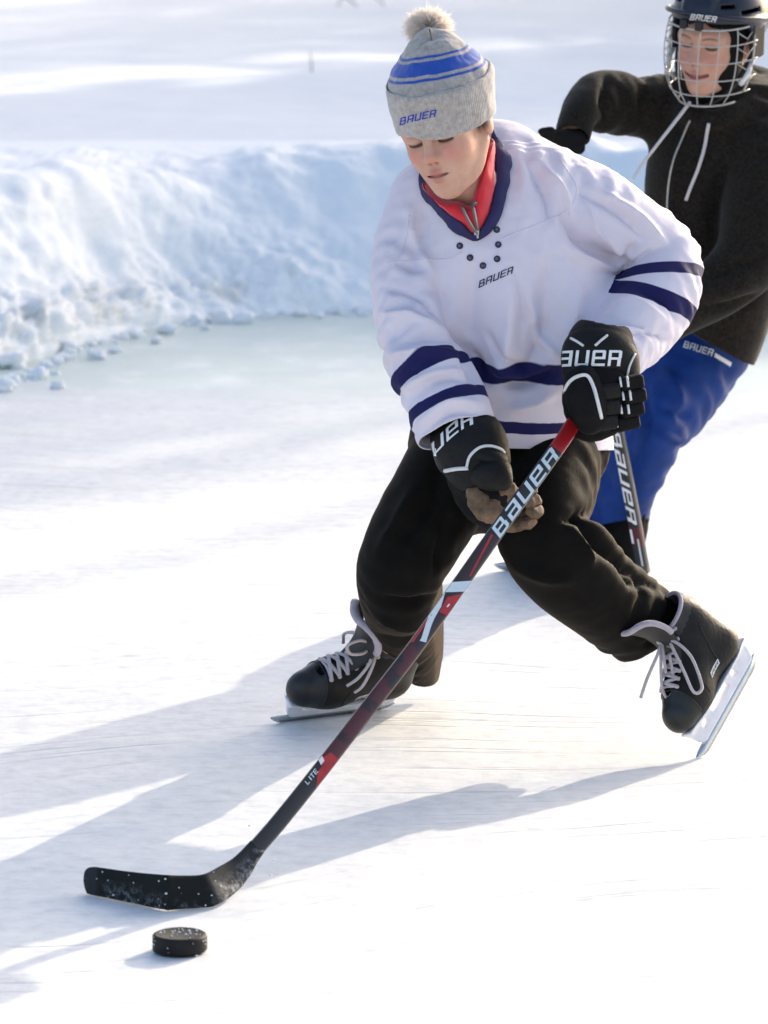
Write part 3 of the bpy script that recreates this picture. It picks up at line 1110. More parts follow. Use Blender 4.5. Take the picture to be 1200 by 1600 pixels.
def frame(x, z):
    """right-handed frame with columns x, y, z from a forward axis and an approximate up axis"""
    x = nrm(x); y = nrm(np.cross(z, x)); z = np.cross(x, y)
    return np.stack([x, y, z], 1)

# ================================================================== PLAYER IN THE WHITE JERSEY
BOY = thing('person', 'skater in white jersey with navy stripes and grey pompom hat, bending over the stick', 'person', GR(600, 1115))

# --- garment shapes traced from the photograph: left edge, right edge, depth, half thickness
SLA = Loft([(612, 330, 716, 300, 7.08, .075), (583, 405, 700, 392, 7.04, .075), (583, 470, 702, 470, 6.98, .075), (597, 535, 716, 522, 6.93, .07), (614, 592, 733, 560, 6.89, .066),
            (637, 648, 757, 604, 6.86, .062), (656, 697, 772, 652, 6.83, .056), (672, 730, 780, 690, 6.81, .05)])
SLB = Loft([(845, 400, 880, 234, 7.08, .09), (888, 402, 958, 268, 7.08, .085), (935, 406, 1030, 322, 7.09, .078), (962, 412, 1076, 368, 7.10, .074), (983, 420, 1096, 414, 7.09, .072),
            (968, 445, 1084, 490, 7.03, .07), (946, 482, 1046, 542, 6.97, .065), (922, 514, 1008, 572, 6.90, .056), (906, 540, 984, 596, 6.87, .048)])
TOR = Loft([(668, 288, 850, 226, 7.12, .075), (632, 345, 900, 292, 7.08, .115), (630, 420, 925, 385, 7.05, .13), (650, 500, 962, 478, 7.06, .14), (662, 575, 958, 552, 7.08, .15),
            (655, 640, 950, 625, 7.11, .155), (648, 696, 958, 700, 7.13, .16), (645, 745, 962, 760, 7.14, .16)])
STR_A = [(SLA.at(4) - .004, SLA.at(4) + .021), (SLA.at(5) + .002, SLA.at(5) + .024)]
STR_B = [(-.0105, .0105)]
STR_B2 = [(-.0145, .0145)]
def plane_dist(P, a, b, Y, tilt):
    A, B = PX(*a, Y), PX(*b, Y)
    return (P - A) @ nrm(np.cross(nrm(B - A), nrm(tilt)))
STR_T = [(TOR.at(5) - .118, TOR.at(5) - .090), (TOR.at(5) - .046, TOR.at(5) - .020)]
M['jersey'] = mat_jersey()

jer = U(.05, TOR, SLA)
jer = U(.045, jer, SLB)
NECKC = PX(728, 318, 6.99)
FOLDS = [  # photo fold lines: points, width px, depth m (negative sinks)
    ([(880, 330), (905, 372), (950, 400), (975, 412)], 9, -.014), ([(915, 318), (925, 352), (965, 392), (985, 402)], 10, .010),
    ([(862, 345), (885, 390), (930, 412), (970, 425)], 8, .008), ([(1000, 378), (975, 400), (962, 414)], 7, -.008),
    ([(780, 400), (800, 470), (790, 560), (770, 600)], 22, .014), ([(740, 420), (735, 500), (748, 570), (770, 600)], 20, -.012),
    ([(860, 420), (850, 500), (835, 560), (800, 600)], 20, -.012), ([(900, 440), (890, 510), (868, 580)], 16, .010),
    ([(680, 420), (705, 480), (735, 545), (750, 590)], 12, -.014), ([(668, 330), (655, 380), (640, 430)], 12, -.007),
    ([(640, 330), (660, 400), (700, 450)], 10, .006), ([(935, 505), (975, 497), (1020, 512)], 8, -.009), ([(945, 480), (990, 476), (1040, 500)], 9, .007),
    ([(620, 540), (670, 525), (712, 528)], 9, -.008), ([(640, 618), (690, 590), (735, 592)], 8, -.010), ([(655, 660), (700, 628), (752, 632)], 8, .007),
    ([(820, 250), (850, 300), (858, 345)], 7, -.008), ([(850, 262), (880, 300), (890, 335)], 6, .007), ([(905, 300), (960, 330), (1010, 372)], 6, -.008),
    ([(940, 300), (1000, 340), (1040, 382)], 6, .007), ([(1000, 455), (1040, 470), (1070, 512)], 6, -.007), ([(985, 520), (1020, 520), (1050, 535)], 5, -.007), ([(600, 450), (650, 462), (700, 500)], 7, -.009), ([(592, 490), (640, 492), (690, 515)], 6, .008),
    ([(610, 555), (660, 548), (716, 552)], 5, .008), ([(625, 610), (672, 585), (725, 578)], 5, .007), ([(660, 675), (705, 645), (756, 645)], 5, -.008), ([(760, 520), (790, 560), (830, 580)], 6, -.009), ([(830, 470), (845, 530), (870, 555)], 6, .009),
    ([(800, 420), (815, 480), (812, 540)], 7, -.009), ([(700, 470), (730, 520), (760, 570)], 6, .009), ([(775, 590), (815, 602), (868, 580)], 9, -.014), ([(765, 575), (815, 585), (870, 560)], 10, .010), ([(780, 640), (830, 630), (868, 612)], 9, .008)]

def apply_folds(V, Fq, folds, scale=1.7):
    Nn = vnormals(V, Fq); q = toPX(V); face = np.clip(-(Nn @ FW) * 2.2, 0, 1)
    D = np.zeros(len(V))
    for pts, wd, dp in folds:
        c = catmull(np.hstack([np.array(pts, float), np.zeros((len(pts), 1))]), 8)[:, :2]
        dist = np.full(len(V), 1e9); tt = np.zeros(len(V))
        for i in range(len(c) - 1):
            ab = c[i + 1] - c[i]
            t = np.clip(((q - c[i]) @ ab) / (ab @ ab + 1e-9), 0, 1)
            e = np.linalg.norm(q - c[i] - t[:, None] * ab, axis=1)
            m = e < dist; dist[m] = e[m]; tt[m] = (i + t[m]) / (len(c) - 1)
        D += dp * scale * (.55 * np.exp(-(dist / wd) ** 2) + .75 * np.exp(-dist / (.55 * wd))) * np.sin(np.clip(tt * .9 + .05, 0, 1) * math.pi) ** .7
    return V + Nn * (D * face)[:, None]

def fac_jersey(mid, e):
    da, sa = SLA.param(mid); db, sb = SLB.param(mid); dt, st = TOR.param(mid)
    ta = SLA.t[np.searchsorted(SLA.s, sa).clip(0, len(SLA.s) - 1)]
    tb = SLB.t[np.searchsorted(SLB.s, sb).clip(0, len(SLB.s) - 1)]
    k = np.argmin([da, db, dt - .012], axis=0)
    r = np.zeros(len(mid))
    al = np.where(k[:, None] == 0, ta, tb)
    el = np.where(k == 0, np.exp(-((sa - SLA.at(3.2)) / .10) ** 2) + .5, np.exp(-((sb - SLB.at(4.2)) / .09) ** 2) + .4)
    r = np.where(k < 2, .13 * el * (e * al).sum(1) ** 2 + .02, r)
    hor = e[:, 0] ** 2
    low = sst(st, TOR.at(2), TOR.at(4.5))
    r = np.where(k == 2, .07 * hor + .14 * low * e[:, 2] ** 2 * sst(TOR.at(5.6) - st, 0, .05), r)
    return 1 + r * np.clip(.55 + 1.1 * fbm(mid * 7, 2, 41), 0, 1.6)

lo = np.minimum.reduce([SLA.bounds()[0], SLB.bounds()[0], TOR.bounds()[0]]); hi = np.maximum.reduce([SLA.bounds()[1], SLB.bounds()[1], TOR.bounds()[1]])
V, Fq, V0, E_ = garment(jer, lo, hi, .0050, .0115, FOLDS, fac_jersey, goal=.010, it=190, seed=4, amp=.004, maxd=.022, bend=.8, freq=16)
A_s = SLA.param(V0); B_s = SLB.param(V0); T_s = TOR.param(V0)
at = {'sleeve_a': smooth_attr(A_s[1], E_), 'sleeve_b': plane_dist(V0, (983, 428), (1094, 421), 7.03, (0, -1, .30)), 'sleeve_b2': plane_dist(V0, (970, 452), (1080, 490), 7.0, (0, -1, .30)), 'torso': smooth_attr(T_s[1], E_)}
at['own_a'] = smooth_attr((A_s[0] < np.minimum(T_s[0], B_s[0]) + .004) * 1.0, E_, 3)
at['own_b'] = smooth_attr(((B_s[0] < np.minimum(T_s[0], A_s[0]) + .002) & (B_s[1] > SLB.at(2.6))) * 1.0, E_, 4)
at['own_t'] = 1 - np.maximum(at['own_a'], at['own_b'])
jersey = mk('jersey', V, Fq, M['jersey'], BOY, attrs=at)
HEM = TOR.at(6)
hemp = TOR.c[6 * TOR.n]; hemn = -np.array(nrm(np.cross(nrm(PX(958, 702, 7.13) - PX(648, 692, 7.13)), (0, 1, -.12))))
hemn = hemn if hemn[2] < 0 else -hemn
ca, cb = SLA.c[-6], SLB.c[-3]
neck_axis = nrm(PX(700, 215, 6.92) - PX(760, 400, 7.05))
dT = lambda C: TOR.param(C)[0]
cut(jersey, [(hemp, hemn, lambda C: (C[:, 2] < hemp[2] + .1) & (SLA.param(C)[0] > dT(C) - .002) & (SLB.param(C)[0] > dT(C) - .002)),
             (ca, SLA.t[-6], lambda C: (np.linalg.norm(C - ca, axis=1) < .11) & (SLA.param(C)[0] < dT(C))),
             (cb, SLB.t[-3], lambda C: (np.linalg.norm(C - cb, axis=1) < .10) & (SLB.param(C)[0] < dT(C)))])
solidify(jersey, .0025)

# --- jersey details: lettering, lace eyelets
jb = bvh_obj(jersey)
BACK = -FW
decal('BAUER', PX(748, 449, 6.9), PX(803, 426, 6.9), PX(748, 438, 6.9), jb, BACK, M['navy_print'], jersey, lift=.0015)
for (u, v) in ((719, 382), (735, 401), (755, 414), (777, 404), (779, 381), (777, 357)):
    p = on_surface(jb, [PX(u, v, 6.9)], BACK, .001)[0]
    ring = [p + .0042 * np.array([math.cos(t), 0, math.sin(t)]) for t in np.linspace(0, 2 * math.pi, 14)[:-1]]
    ring = on_surface(jb, ring, BACK, .0012)
    mk('eyelet', *tube(ring, .0016, 6, closed=True), M['navy_print'], jersey)
    mk('eyelet_hole', *tube([p - FW * -.0008, p - FW * .0006], [.0032, .0032], 10), M['zip_tape'], jersey)

for pts in ([(606, 408), (650, 404), (700, 402), (722, 392)], [(782, 372), (830, 352), (872, 334), (890, 322)], [(880, 240), (905, 285), (892, 330)], [(640, 330), (634, 372), (622, 404)]):
    c_ = catmull(np.array([(*q, 0.0) for q in pts]), 8)[:, :2]
    mk('seam', *tube(on_surface(jb, [PX(u, v, 6.9) for u, v in c_], BACK, .0002), .0011, 5), M['jersey'], jersey, attrs=None)

# --- trousers
TRA = Loft([(652, 668, 812, 672, 7.14, .13), (632, 722, 795, 742, 7.10, .12), (604, 775, 757, 795, 7.05, .105), (575, 832, 722, 848, 7.02, .095), (558, 884, 694, 893, 7.02, .088),
            (563, 930, 690, 936, 7.14, .082), (582, 970, 692, 984, 7.30, .072), (602, 1003, 690, 1030, 7.43, .066), (622, 1036, 680, 1072, 7.50, .056)])
TRB = Loft([(785, 672, 948, 676, 7.14, .13), (784, 742, 936, 742, 7.06, .115), (780, 812, 920, 790, 6.98, .10), (787, 876, 918, 806, 6.95, .092), (822, 926, 948, 838, 6.97, .088),
            (872, 962, 992, 884, 7.02, .08), (922, 998, 1032, 916, 7.07, .07), (960, 1018, 1058, 938, 7.10, .056), (985, 1030, 1075, 952, 7.12, .048)])
PEL = Loft([(655, 640, 940, 640, 7.16, .13), (650, 700, 945, 700, 7.15, .135), (690, 745, 900, 745, 7.12, .10)])
tro = U(.035, PEL, U(.03, TRA, TRB))
def fac_tro(mid, e):
    da, sa = TRA.param(mid); db, sb = TRB.param(mid)
    ta = TRA.t[np.searchsorted(TRA.s, sa).clip(0, len(TRA.s) - 1)]; tb = TRB.t[np.searchsorted(TRB.s, sb).clip(0, len(TRB.s) - 1)]
    k = da < db
    al = np.where(k[:, None], ta, tb); s = np.where(k, sa / TRA.s[-1], sb / TRB.s[-1])
    return 1 + (.015 + (.025 + .17 * sst(s, .55, .95)) * (e * al).sum(1) ** 2) * np.clip(.55 + 1.2 * fbm(mid * 8, 2, 47), 0, 1.7)
TFOLD = [([(905, 800), (930, 845), (985, 885), (1040, 925)], 8, -.016), ([(918, 812), (955, 842), (1005, 880), (1050, 918)], 8, .012), ([(880, 812), (905, 808), (920, 800)], 6, -.016),
         ([(890, 822), (915, 862), (925, 880)], 7, .010), ([(970, 872), (985, 905), (1000, 915)], 7, -.010), ([(1005, 898), (1010, 930), (990, 965)], 8, -.010), ([(800, 880), (850, 900), (900, 905)], 12, .008),
         ([(690, 720), (670, 790), (620, 850)], 14, -.010), ([(650, 760), (620, 820), (590, 870)], 12, .008), ([(600, 935), (640, 945), (685, 930)], 9, -.010), ([(590, 965), (640, 975), (690, 955)], 9, .010),
         ([(585, 990), (630, 1005), (680, 985)], 8, -.010), ([(700, 800), (690, 850), (680, 890)], 9, -.008)]
lo = np.minimum(TRA.bounds()[0], TRB.bounds()[0]); hi = np.maximum.reduce([TRA.bounds()[1], TRB.bounds()[1], PEL.bounds()[1]])
lo = np.minimum(lo, PEL.bounds()[0])
V, Fq, V0, E_ = garment(tro, lo, hi, .0078, .0135, TFOLD, fac_tro, goal=.012, it=170, seed=9, amp=.006, maxd=.021, bend=.8, freq=14)
V[:, 2] = np.maximum(V[:, 2], .004)
trousers = mk('trousers', V, Fq, M['trouser'], BOY)
pa, pb = TRA.c[-3], TRB.c[-6]
cut(trousers, [(pa, nrm(TRA.t[-3] + np.array([-.75, -.5, 0])), lambda C: np.linalg.norm(C - pa, axis=1) < .11), (pb, TRB.t[-6], lambda C: np.linalg.norm(C - pb, axis=1) < .11)])
solidify(trousers, .003)

# --- head and body
HR = rot(-27, 11, -13)
HS = .90
HC = PX(698, 195, 6.93)
limbs = U(.03, chain([PX(760, 330, 7.05), PX(790, 480, 7.1), PX(800, 640, 7.16)], [.085, .09, .10], 3),
          chain([PX(905, 310, 7.08), PX(1020, 400, 7.1), PX(1010, 470, 7.06), PX(950, 540, 6.92), PX(935, 600, 6.88)], [.045, .042, .04, .03, .028], 2),
          chain([PX(655, 370, 7.07), PX(645, 480, 6.98), PX(680, 600, 6.88), PX(735, 690, 6.83), PX(765, 745, 6.81)], [.045, .04, .036, .03, .028], 2),
          chain([PX(730, 690, 7.15), PX(635, 870, 7.03), PX(634, 975, 7.27), PX(626, 1008, 7.28)], [.075, .055, .036, .030], 2),
          chain([PX(865, 690, 7.15), PX(850, 850, 6.97), PX(985, 950, 7.07), PX(1040, 975, 7.12)], [.075, .055, .036, .03], 2),
          chain([PX(740, 330, 7.02), PX(738, 285, 6.97)], [.06, .042]))
def hair1(V):      # short dark hair in front of the ear and on the nape
    side = sst(np.abs(V[:, 0]), .050, .055) * np.exp(-((V[:, 1] + .002) / .009) ** 2) * sst(V[:, 2], -.030, -.012)
    nape = sst(V[:, 1], .030, .042) * sst(V[:, 2], -.085, -.060)
    return np.maximum(side, nape) * .9
body = make_body(BOY, HR, HC, HS, PX(742, 322, 7.03), (limbs, (-.15, 6.65, -.02), (.65, 7.6, 1.05)), 0.0, -.0065, hair1)

def hl(p):          # head-local point to world
    return HR @ (np.asarray(p, float) * HS) + HC

# --- knitted hat: turned-up cuff, striped crown, pompom
hat_up = nrm(HR @ np.array([.115, .06, 1.0]))
hat_x = nrm(HR[:, 0] - hat_up * (HR[:, 0] @ hat_up)); hat_y = np.cross(hat_up, hat_x)
HRm = np.stack([hat_x, hat_y, hat_up], 1)
hc = HC + HR @ np.array([0, .006, .0150])
def lathe(prof, n=96, ell_=(1, 1), c=hc, A=HRm, tilt=None):
    rows = []
    for r, z in prof:
        ring = []
        for k in range(n):
            a = 2 * math.pi * k / n
            x, y = r * math.cos(a) * ell_[0], r * math.sin(a) * ell_[1]
            zz = z + (tilt(a, z) if tilt else 0)
            ring.append(c + A @ np.array([x, y, zz]))
        rows.append(ring)
    return grid_strip(rows, closed=True)
til = lambda a, z: -.004 * math.cos(a) + .008 * math.sin(a)
crown_prof = catmull(np.array([(.080, .045, 0), (.0815, .064, 0), (.0785, .074, 0), (.072, .084, 0), (.0640, .095, 0), (.055, .106, 0), (.045, .117, 0), (.034, .127, 0), (.020, .134, 0), (.0004, .136, 0)], float), 5)[:, :2]
V, Fq = lathe(crown_prof, 120, (1.0, 1.13), tilt=til)
lo_ = (V - hc) @ HRm
ang = np.arctan2(lo_[:, 1], lo_[:, 0])
V = V + vnormals(V, Fq) * (.0022 * fbm(V * 45, 3, 77))[:, None]
seam = np.abs(((ang + math.pi / 2 + .25 + math.pi) % (2 * math.pi)) - math.pi)
V = V - hat_up * (.004 * np.exp(-(seam / .05) ** 2) * sst(lo_[:, 2], .115, .13))[:, None]
# height measured from the cuff, so that the stripes follow the knit
strz = lo_[:, 2] + .0022 * np.sin(ang * 2 + 1) + np.where(seam < 9, 0, 0)
STR_H = [(.0755, .0795), (.0840, .1030), (.1070, .1105)]
M['knit'] = mat_knit()
hat = mk('knitted_hat', V, Fq, M['knit'], BOY, attrs={'stripe': strz, 'rib': ang * 125})
cuff_prof = catmull(np.array([(.074, -.004, 0), (.079, -.008, 0), (.0835, -.004, 0), (.0862, .02, 0), (.0882, .045, 0), (.0885, .060, 0), (.0865, .0665, 0), (.083, .0655, 0), (.081, .055, 0)], float), 5)[:, :2]
V, Fq = lathe(cuff_prof, 120, (1.0, 1.12), tilt=til)
lo_ = (V - hc) @ HRm
ang = np.arctan2(lo_[:, 1], lo_[:, 0])
V = V + vnormals(V, Fq) * (.0028 * fbm(V * 24, 3, 71))[:, None]
cuff = mk('cuff', V, Fq, M['knit'], hat, attrs={'stripe': lo_[:, 2] * 0 - 1, 'rib': ang * 125})
decal('BAUER', PX(624, 194, 6.85), PX(682, 184, 6.85), PX(624, 183, 6.85), bvh_of(V, Fq), BACK, M['blue_print'], cuff, lift=.0012)
pc = PX(669, 42, 6.965)
r_ = random.Random(2)
vs, fs = [], []
for i in range(5200):
    d = nrm([r_.gauss(0, 1), r_.gauss(0, 1), r_.gauss(0, 1)])
    L = .036 * (1 + .16 * r_.random() - .06)
    p0 = pc + d * .006; p1 = pc + d * L * np.array([1.12, 1.1, .86]) + np.array([r_.gauss(0, 1), r_.gauss(0, 1), r_.gauss(0, 1)]) * .0042
    pm = (p0 + p1) / 2 + np.array([r_.gauss(0, 1), r_.gauss(0, 1), r_.gauss(0, 1)]) * .0015
    s1 = nrm(np.cross(d, [r_.gauss(0, 1), r_.gauss(0, 1), r_.gauss(0, 1)])) * .00075
    n0 = len(vs)
    vs += [p0 - s1, p0 + s1, pm + s1, pm - s1, p1]
    fs += [(n0, n0 + 1, n0 + 2, n0 + 3), (n0 + 3, n0 + 2, n0 + 4)]
M['yarn'] = plain('pompom_yarn', (.86, .79, .72), .95, .15, 90, 0, sheen=.4)
_nt = M['yarn'].node_tree; _b = _nt.nodes['Principled BSDF']; _t = _nt.nodes.new('ShaderNodeBsdfTranslucent'); _t.inputs[0].default_value = (.86, .79, .72, 1)
_m = _nt.nodes.new('ShaderNodeMixShader'); _m.inputs[0].default_value = .45
_nt.links.new(_b.outputs[0], _m.inputs[1]); _nt.links.new(_t.outputs[0], _m.inputs[2]); _nt.links.new(_m.outputs[0], _nt.nodes['Material Output'].inputs[0])
mk('pompom', np.array(vs), fs, M['yarn'], hat, smooth=False)

# --- collar: navy band, red fleece underneath with an open zip
def ring3(front, back, n=48):
    """closed ring: front points (px) then back points (px), each (u, v, Y)"""
    P = np.array([PX(*p) for p in front + back])
    P = np.vstack([P, P[:1]])
    C = catmull(np.vstack([P[-3:-1], P, P[1:3]]), 8)[2 * 8:-2 * 8]
    s = np.concatenate([[0], np.cumsum(np.linalg.norm(np.diff(C, axis=0), axis=1))])
    t = np.linspace(0, s[-1], n + 1)[:-1]
    return np.stack([np.interp(t, s, C[:, k]) for k in range(3)], 1)
FRONT_O = [(654, 290, 6.985), (668, 322, 6.945), (690, 348, 6.925), (716, 364, 6.918), (742, 374, 6.918), (770, 356, 6.922), (786, 326, 6.945), (793, 290, 6.98), (792, 255, 7.02), (776, 226, 7.06)]
BACK_P = [(745, 222, 7.12), (705, 238, 7.11), (670, 262, 7.06)]
o3 = ring3(FRONT_O, BACK_P, 96)
FRONT_I = [(663, 290, 6.98), (679, 314, 6.945), (700, 334, 6.927), (720, 348, 6.92), (741, 367, 6.918), (757, 350, 6.92), (768, 322, 6.935), (773, 288, 6.955), (774, 252, 6.985), (769, 228, 7.03)]
i3 = ring3(FRONT_I, [(745, 228, 7.11), (706, 243, 7.10), (674, 266, 7.05)], 96)
on = on_surface(jb, o3, BACK, .0)
def push(P, bv, lift):
    out = []
    for p in P:
        h_ = bv.find_nearest(Vector(p)); nn = np.array(h_[1]); out.append(np.array(h_[0]) + nn * lift)
    return np.array(out)
def inside(q, poly):
    r = np.zeros(len(q), bool); n = len(poly)
    for i in range(n):
        (x0, y0), (x1, y1) = poly[i], poly[(i + 1) % n]
        c = ((y0 > q[:, 1]) != (y1 > q[:, 1])) & (q[:, 0] < (x1 - x0) * (q[:, 1] - y0) / (y1 - y0 + 1e-12) + x0)
        r ^= c
    return r
poly = toPX(o3 * .90 + o3.mean(0) * .10)
bm = bmesh.new(); bm.from_mesh(jersey.data)
fs_ = list(bm.faces); C_ = np.array([f.calc_center_median()[:] for f in fs_]) + OFF[jersey.name]
kill = inside(toPX(C_), poly) & (C_[:, 1] < 7.11)
bmesh.ops.delete(bm, geom=[f for f, k_ in zip(fs_, kill) if k_], context='FACES')
bm.to_mesh(jersey.data); bm.free()
rows = []
o3s = push(o3, jb, .004)
for t in np.linspace(0, 1, 7):
    r3 = o3s * (1 - t) + i3 * t
    rows.append(r3 - FW * (.005 * math.sin(t * math.pi)) + UP * .0)
i3u = rows[-1]
V, Fq = grid_strip(rows, closed=True)
nb_ = mk('neck_band', V, Fq, M['navy'], jersey)
solidify(nb_, .004, 0)
top3 = ring3([(657, 286, 6.995), (668, 303, 6.955), (690, 317, 6.93), (716, 322, 6.918), (737, 330, 6.905), (746, 303, 6.91), (755, 275, 6.918), (763, 248, 6.932), (769, 230, 6.95), (771, 218, 7.0)],
             [(748, 212, 7.09), (706, 232, 7.085), (676, 258, 7.04)], 96)
rows = []
i3d = i3 + FW * .004
for t in np.linspace(-.12, 1, 14):
    r3 = i3d * (1 - t) + top3 * t
    rows.append(r3 - FW * (.010 * math.sin(max(t, 0) * math.pi)) )
rows.append(top3 * .85 + top3.mean(0) * .15 + FW * .004)
rows.append(i3d * .85 + i3d.mean(0) * .15 + FW * .006)
V, Fq = grid_strip(rows, closed=True)
V = V + vnormals(V, Fq) * (.002 * fbm(V * 35, 3, 5))[:, None]
fle = mk('fleece_collar', V, Fq, M['red'], BOY)
fb = bvh_of(V, Fq)
def zipline(pts, name, r, mat, par, lift=.002):
    c = catmull(np.array([(*p, 0.0) for p in pts]), 6)[:, :2]
    P = on_surface(fb, [PX(u, v, 6.9) for u, v in c], BACK, lift)
    return mk(name, *tube(P, r, 6), mat, par)
zipline([(722, 322), (732, 343), (743, 362)], 'zip_tape', .0032, M['zip_tape'], fle)
zipline([(736, 312), (742, 335), (747, 360)], 'zip_tape', .0032, M['zip_tape'], fle)
zipline([(724, 324), (733, 343), (744, 362)], 'zip_teeth', .0013, M['zip'], fle, .005)
zipline([(738, 314), (743, 335), (747, 358)], 'zip_teeth', .0013, M['zip'], fle, .005)
p = on_surface(fb, [PX(745, 361, 6.9)], BACK, .004)[0]
sv, sf = box8(p, (.004, .002, .006), None, .001)
mk('zip_slider', sv, sf, M['zip'], fle)
mk('zip_pull', *tube([p + UP * -.002 - FW * .003, p - UP * .011 - FW * .004 + np.array([.002, 0, 0])], [.0018, .0022], 6), M['zip'], fle)

# ================================================================== SKATES
def hgrid(fn, nu, nv):
    return [[fn(u, v) for v in np.linspace(0, 1, nv)] for u in np.linspace(0, 1, nu)]

def boot_f():
    fo = U(.035, rcone((.098, 0, .103), (.05, 0, .108), .036, .041), rcone((.05, 0, .108), (-.085, 0, .110), .041, .0405),
           rcone((-.078, 0, .115), (-.072, 0, .185), .040, .042), rcone((-.07, 0, .175), (-.060, 0, .232), .043, .045),
           rcone((.04, 0, .12), (-.035, 0, .17), .036, .040))
    g = lambda P: fo(P * np.array([1, 1.10, 1]))
    return lambda P: np.maximum(g(P), .068 - P[:, 2])

def skate(parent, R, c, pose, s=1.0, name='skate'):
    """ice skate: boot, toe cap, tongue, laces, holder, blade; local x to the toe, z up, z = 0 under the blade"""
    def L(V):                               # boot parts sit low on the holder
        return (np.asarray(V, float) - np.array([0, 0, .009])) * s @ R.T + c
    def LH(V):                              # holder and runner
        return np.asarray(V, float) * np.array([1, 1, .87]) * s @ R.T + c
    hv = lambda V, F_: (L(V), F_)
    f = boot_f()
    # throat opening over the instep, and the open collar
    op = U(.01, chain([(.078, 0, .150), (.02, 0, .178), (-.012, 0, .215), (-.02, 0, .265)], [.010, .014, .018, .026], 3))
    hollow = rcone((-.060, 0, .200), (-.052, 0, .30), .036, .038)
    g = SUBT(.006, SUBT(.006, f, hollow), op)
    g2 = lambda P: np.maximum(g(P), (P[:, 2] + .28 * P[:, 0]) - .222)
    V, Fq = nets(g2, (-.14, -.06, .06), (.15, .06, .26), .0034)
    tc = V[:, 0] > .082
    ctr = V[Fq].mean(1)
    ismid = ctr[:, 0] > .080
    iscollar = (ctr[:, 2] + .28 * ctr[:, 0] > .198)
    mi = np.where(ismid, 1, np.where(iscollar, 2, 0))
    boot = mk(name, L(V), Fq, M['boot'], parent, mats=[M['boot'], M['toecap'], M['boot_soft']], midx=mi)
    bb = bvh_of(V, Fq)
    # sole edge and toe-cap seam
    seam = [(.080, .046 * math.sin(a), .112 + .046 * math.cos(a)) for a in np.linspace(-2.2, 2.2, 25)]
    seam = push(np.array(seam), bb, .0006)
    mk('toe_seam', *hv(*tube(seam, .0014, 5)), M['boot_soft'], boot)
    # felt tongue leaning out of the boot
    rows = []
    prof = pose.get('tongue', [(.066, .146, .016), (.030, .168, .023), (.004, .196, .029), (-.006, .232, .034), (.004, .262, .037), (.020, .282, .036), (.026, .288, .026)])
    prof = catmull(np.array(prof), 4)
    for (x, z, w_) in prof:
        rows.append([(x - .35 * w_ * (t * t), w_ * t, z) for t in np.linspace(-1, 1, 13)])
    tv, tf = grid_strip(rows)
    tg = mk('tongue', *hv(tv, tf), M['boot_soft'], boot)
    solidify(tg, .007 * s, 0)
    n = len(rows); R0 = np.array(rows)
    border = np.vstack([R0[int(n * .45):, 0], R0[-1, 1:-1], R0[int(n * .45):, -1][::-1]])
    mk('tongue_edge', *hv(*tube(catmull(border, 2), pose.get('felt', .0055), 8)), M['felt'], tg)
    mk('felt_lining', *hv(*grid_strip([[(x - .004 - .35 * w_ * t * t, w_ * t * .93, z + .001) for t in np.linspace(-1, 1, 13)] for (x, z, w_) in prof[len(prof) // 2 - 2:]])), M['felt'], tg)
    # padded rim of the collar
    rim = []
    for a in np.linspace(.55, 2 * math.pi - .55, 30):
        x, y = -.056 + .042 * math.cos(a), .039 * math.sin(a)
        rim.append((x, y, .221 - .28 * x))
    mk('collar_rim', *hv(*tube(rim, .0045, 7)), M['felt'], boot)
    # eyelets and laces
    eye = []
    for k in range(7):
        t = k / 6.0
        x = .070 * (1 - t) + -.014 * t; z = .150 + .072 * t ** 1.15; y = .020 + .012 * t
        for sd in (-1, 1):
            h_ = bb.find_nearest(Vector((x, sd * (y + .004), z)))
            eye.append((k, sd, np.array(h_[0]), np.array(h_[1])))
    E_ = {(k, sd): (p, nn) for k, sd, p, nn in eye}
    for (k, sd), (p, nn) in E_.items():
        a = nrm(np.cross(nn, (1, 0, .3))); b = np.cross(nn, a)
        ring = [p + nn * .0012 + .0034 * (math.cos(t) * a + math.sin(t) * b) for t in np.linspace(0, 2 * math.pi, 11)[:-1]]
        mk('eyelet', *hv(*tube(ring, .0012, 5, closed=True)), M['rivet'], boot)
    parts = []
    for k in range(6):
        for sd in (-1, 1):
            p, nn = E_[(k, sd)]; q, n2 = E_[(k + 1, -sd)]
            mid = (p + q) / 2 + nrm(nn + n2) * .009 + np.array([.003, 0, .006])
            parts.append(tube(catmull(np.array([p - nn * .003, p + nn * .003, mid, q + n2 * .003, q - n2 * .003]), 5), .0038, 6, flat=(nrm(nn + n2), .45)))
        p, nn = E_[(k, -1)]; q, n2 = E_[(k, 1)]
        if k == 0:
            parts.append(tube(catmull(np.array([p, (p + q) / 2 + np.array([.002, 0, .009]), q]), 5), .0030, 6))
    lace = mk('laces', *hv(*joinm(parts)), M['lace'], boot)
    kn = (E_[(5, 1)][0] + E_[(5, -1)][0]) / 2 + np.array([.014, 0, .016])
    parts = []
    for q in pose['loops']:
        pts = catmull(np.vstack([[kn], kn + np.array(q)]), 8)
        parts.append(tube(pts, .0036, 6, flat=((0, 1, 0), .7)))
    for q in pose.get('hang', []):
        w0 = L(np.array([kn]))
        W_ = catmull(np.vstack([w0, w0 + np.array(q)]), 8)
        parts.append(tube((W_ - c) @ R / s + np.array([0, 0, .009]), .0032, 6))
    parts.append(tube([kn + (0, -.009, 0), kn + (.004, 0, .003), kn + (0, .009, 0)], [.006, .0085, .006], 8))
    for sd in (-1, 1):
        for j in (4, 5, 6):
            p = E_[(j, sd)][0]
            parts.append(tube(catmull(np.array([p, (p + kn) / 2 + np.array([.004, 0, .004]), kn]), 5), .0028, 6))
    mk('lace_bow', *hv(*joinm(parts)), M['lace'], boot)
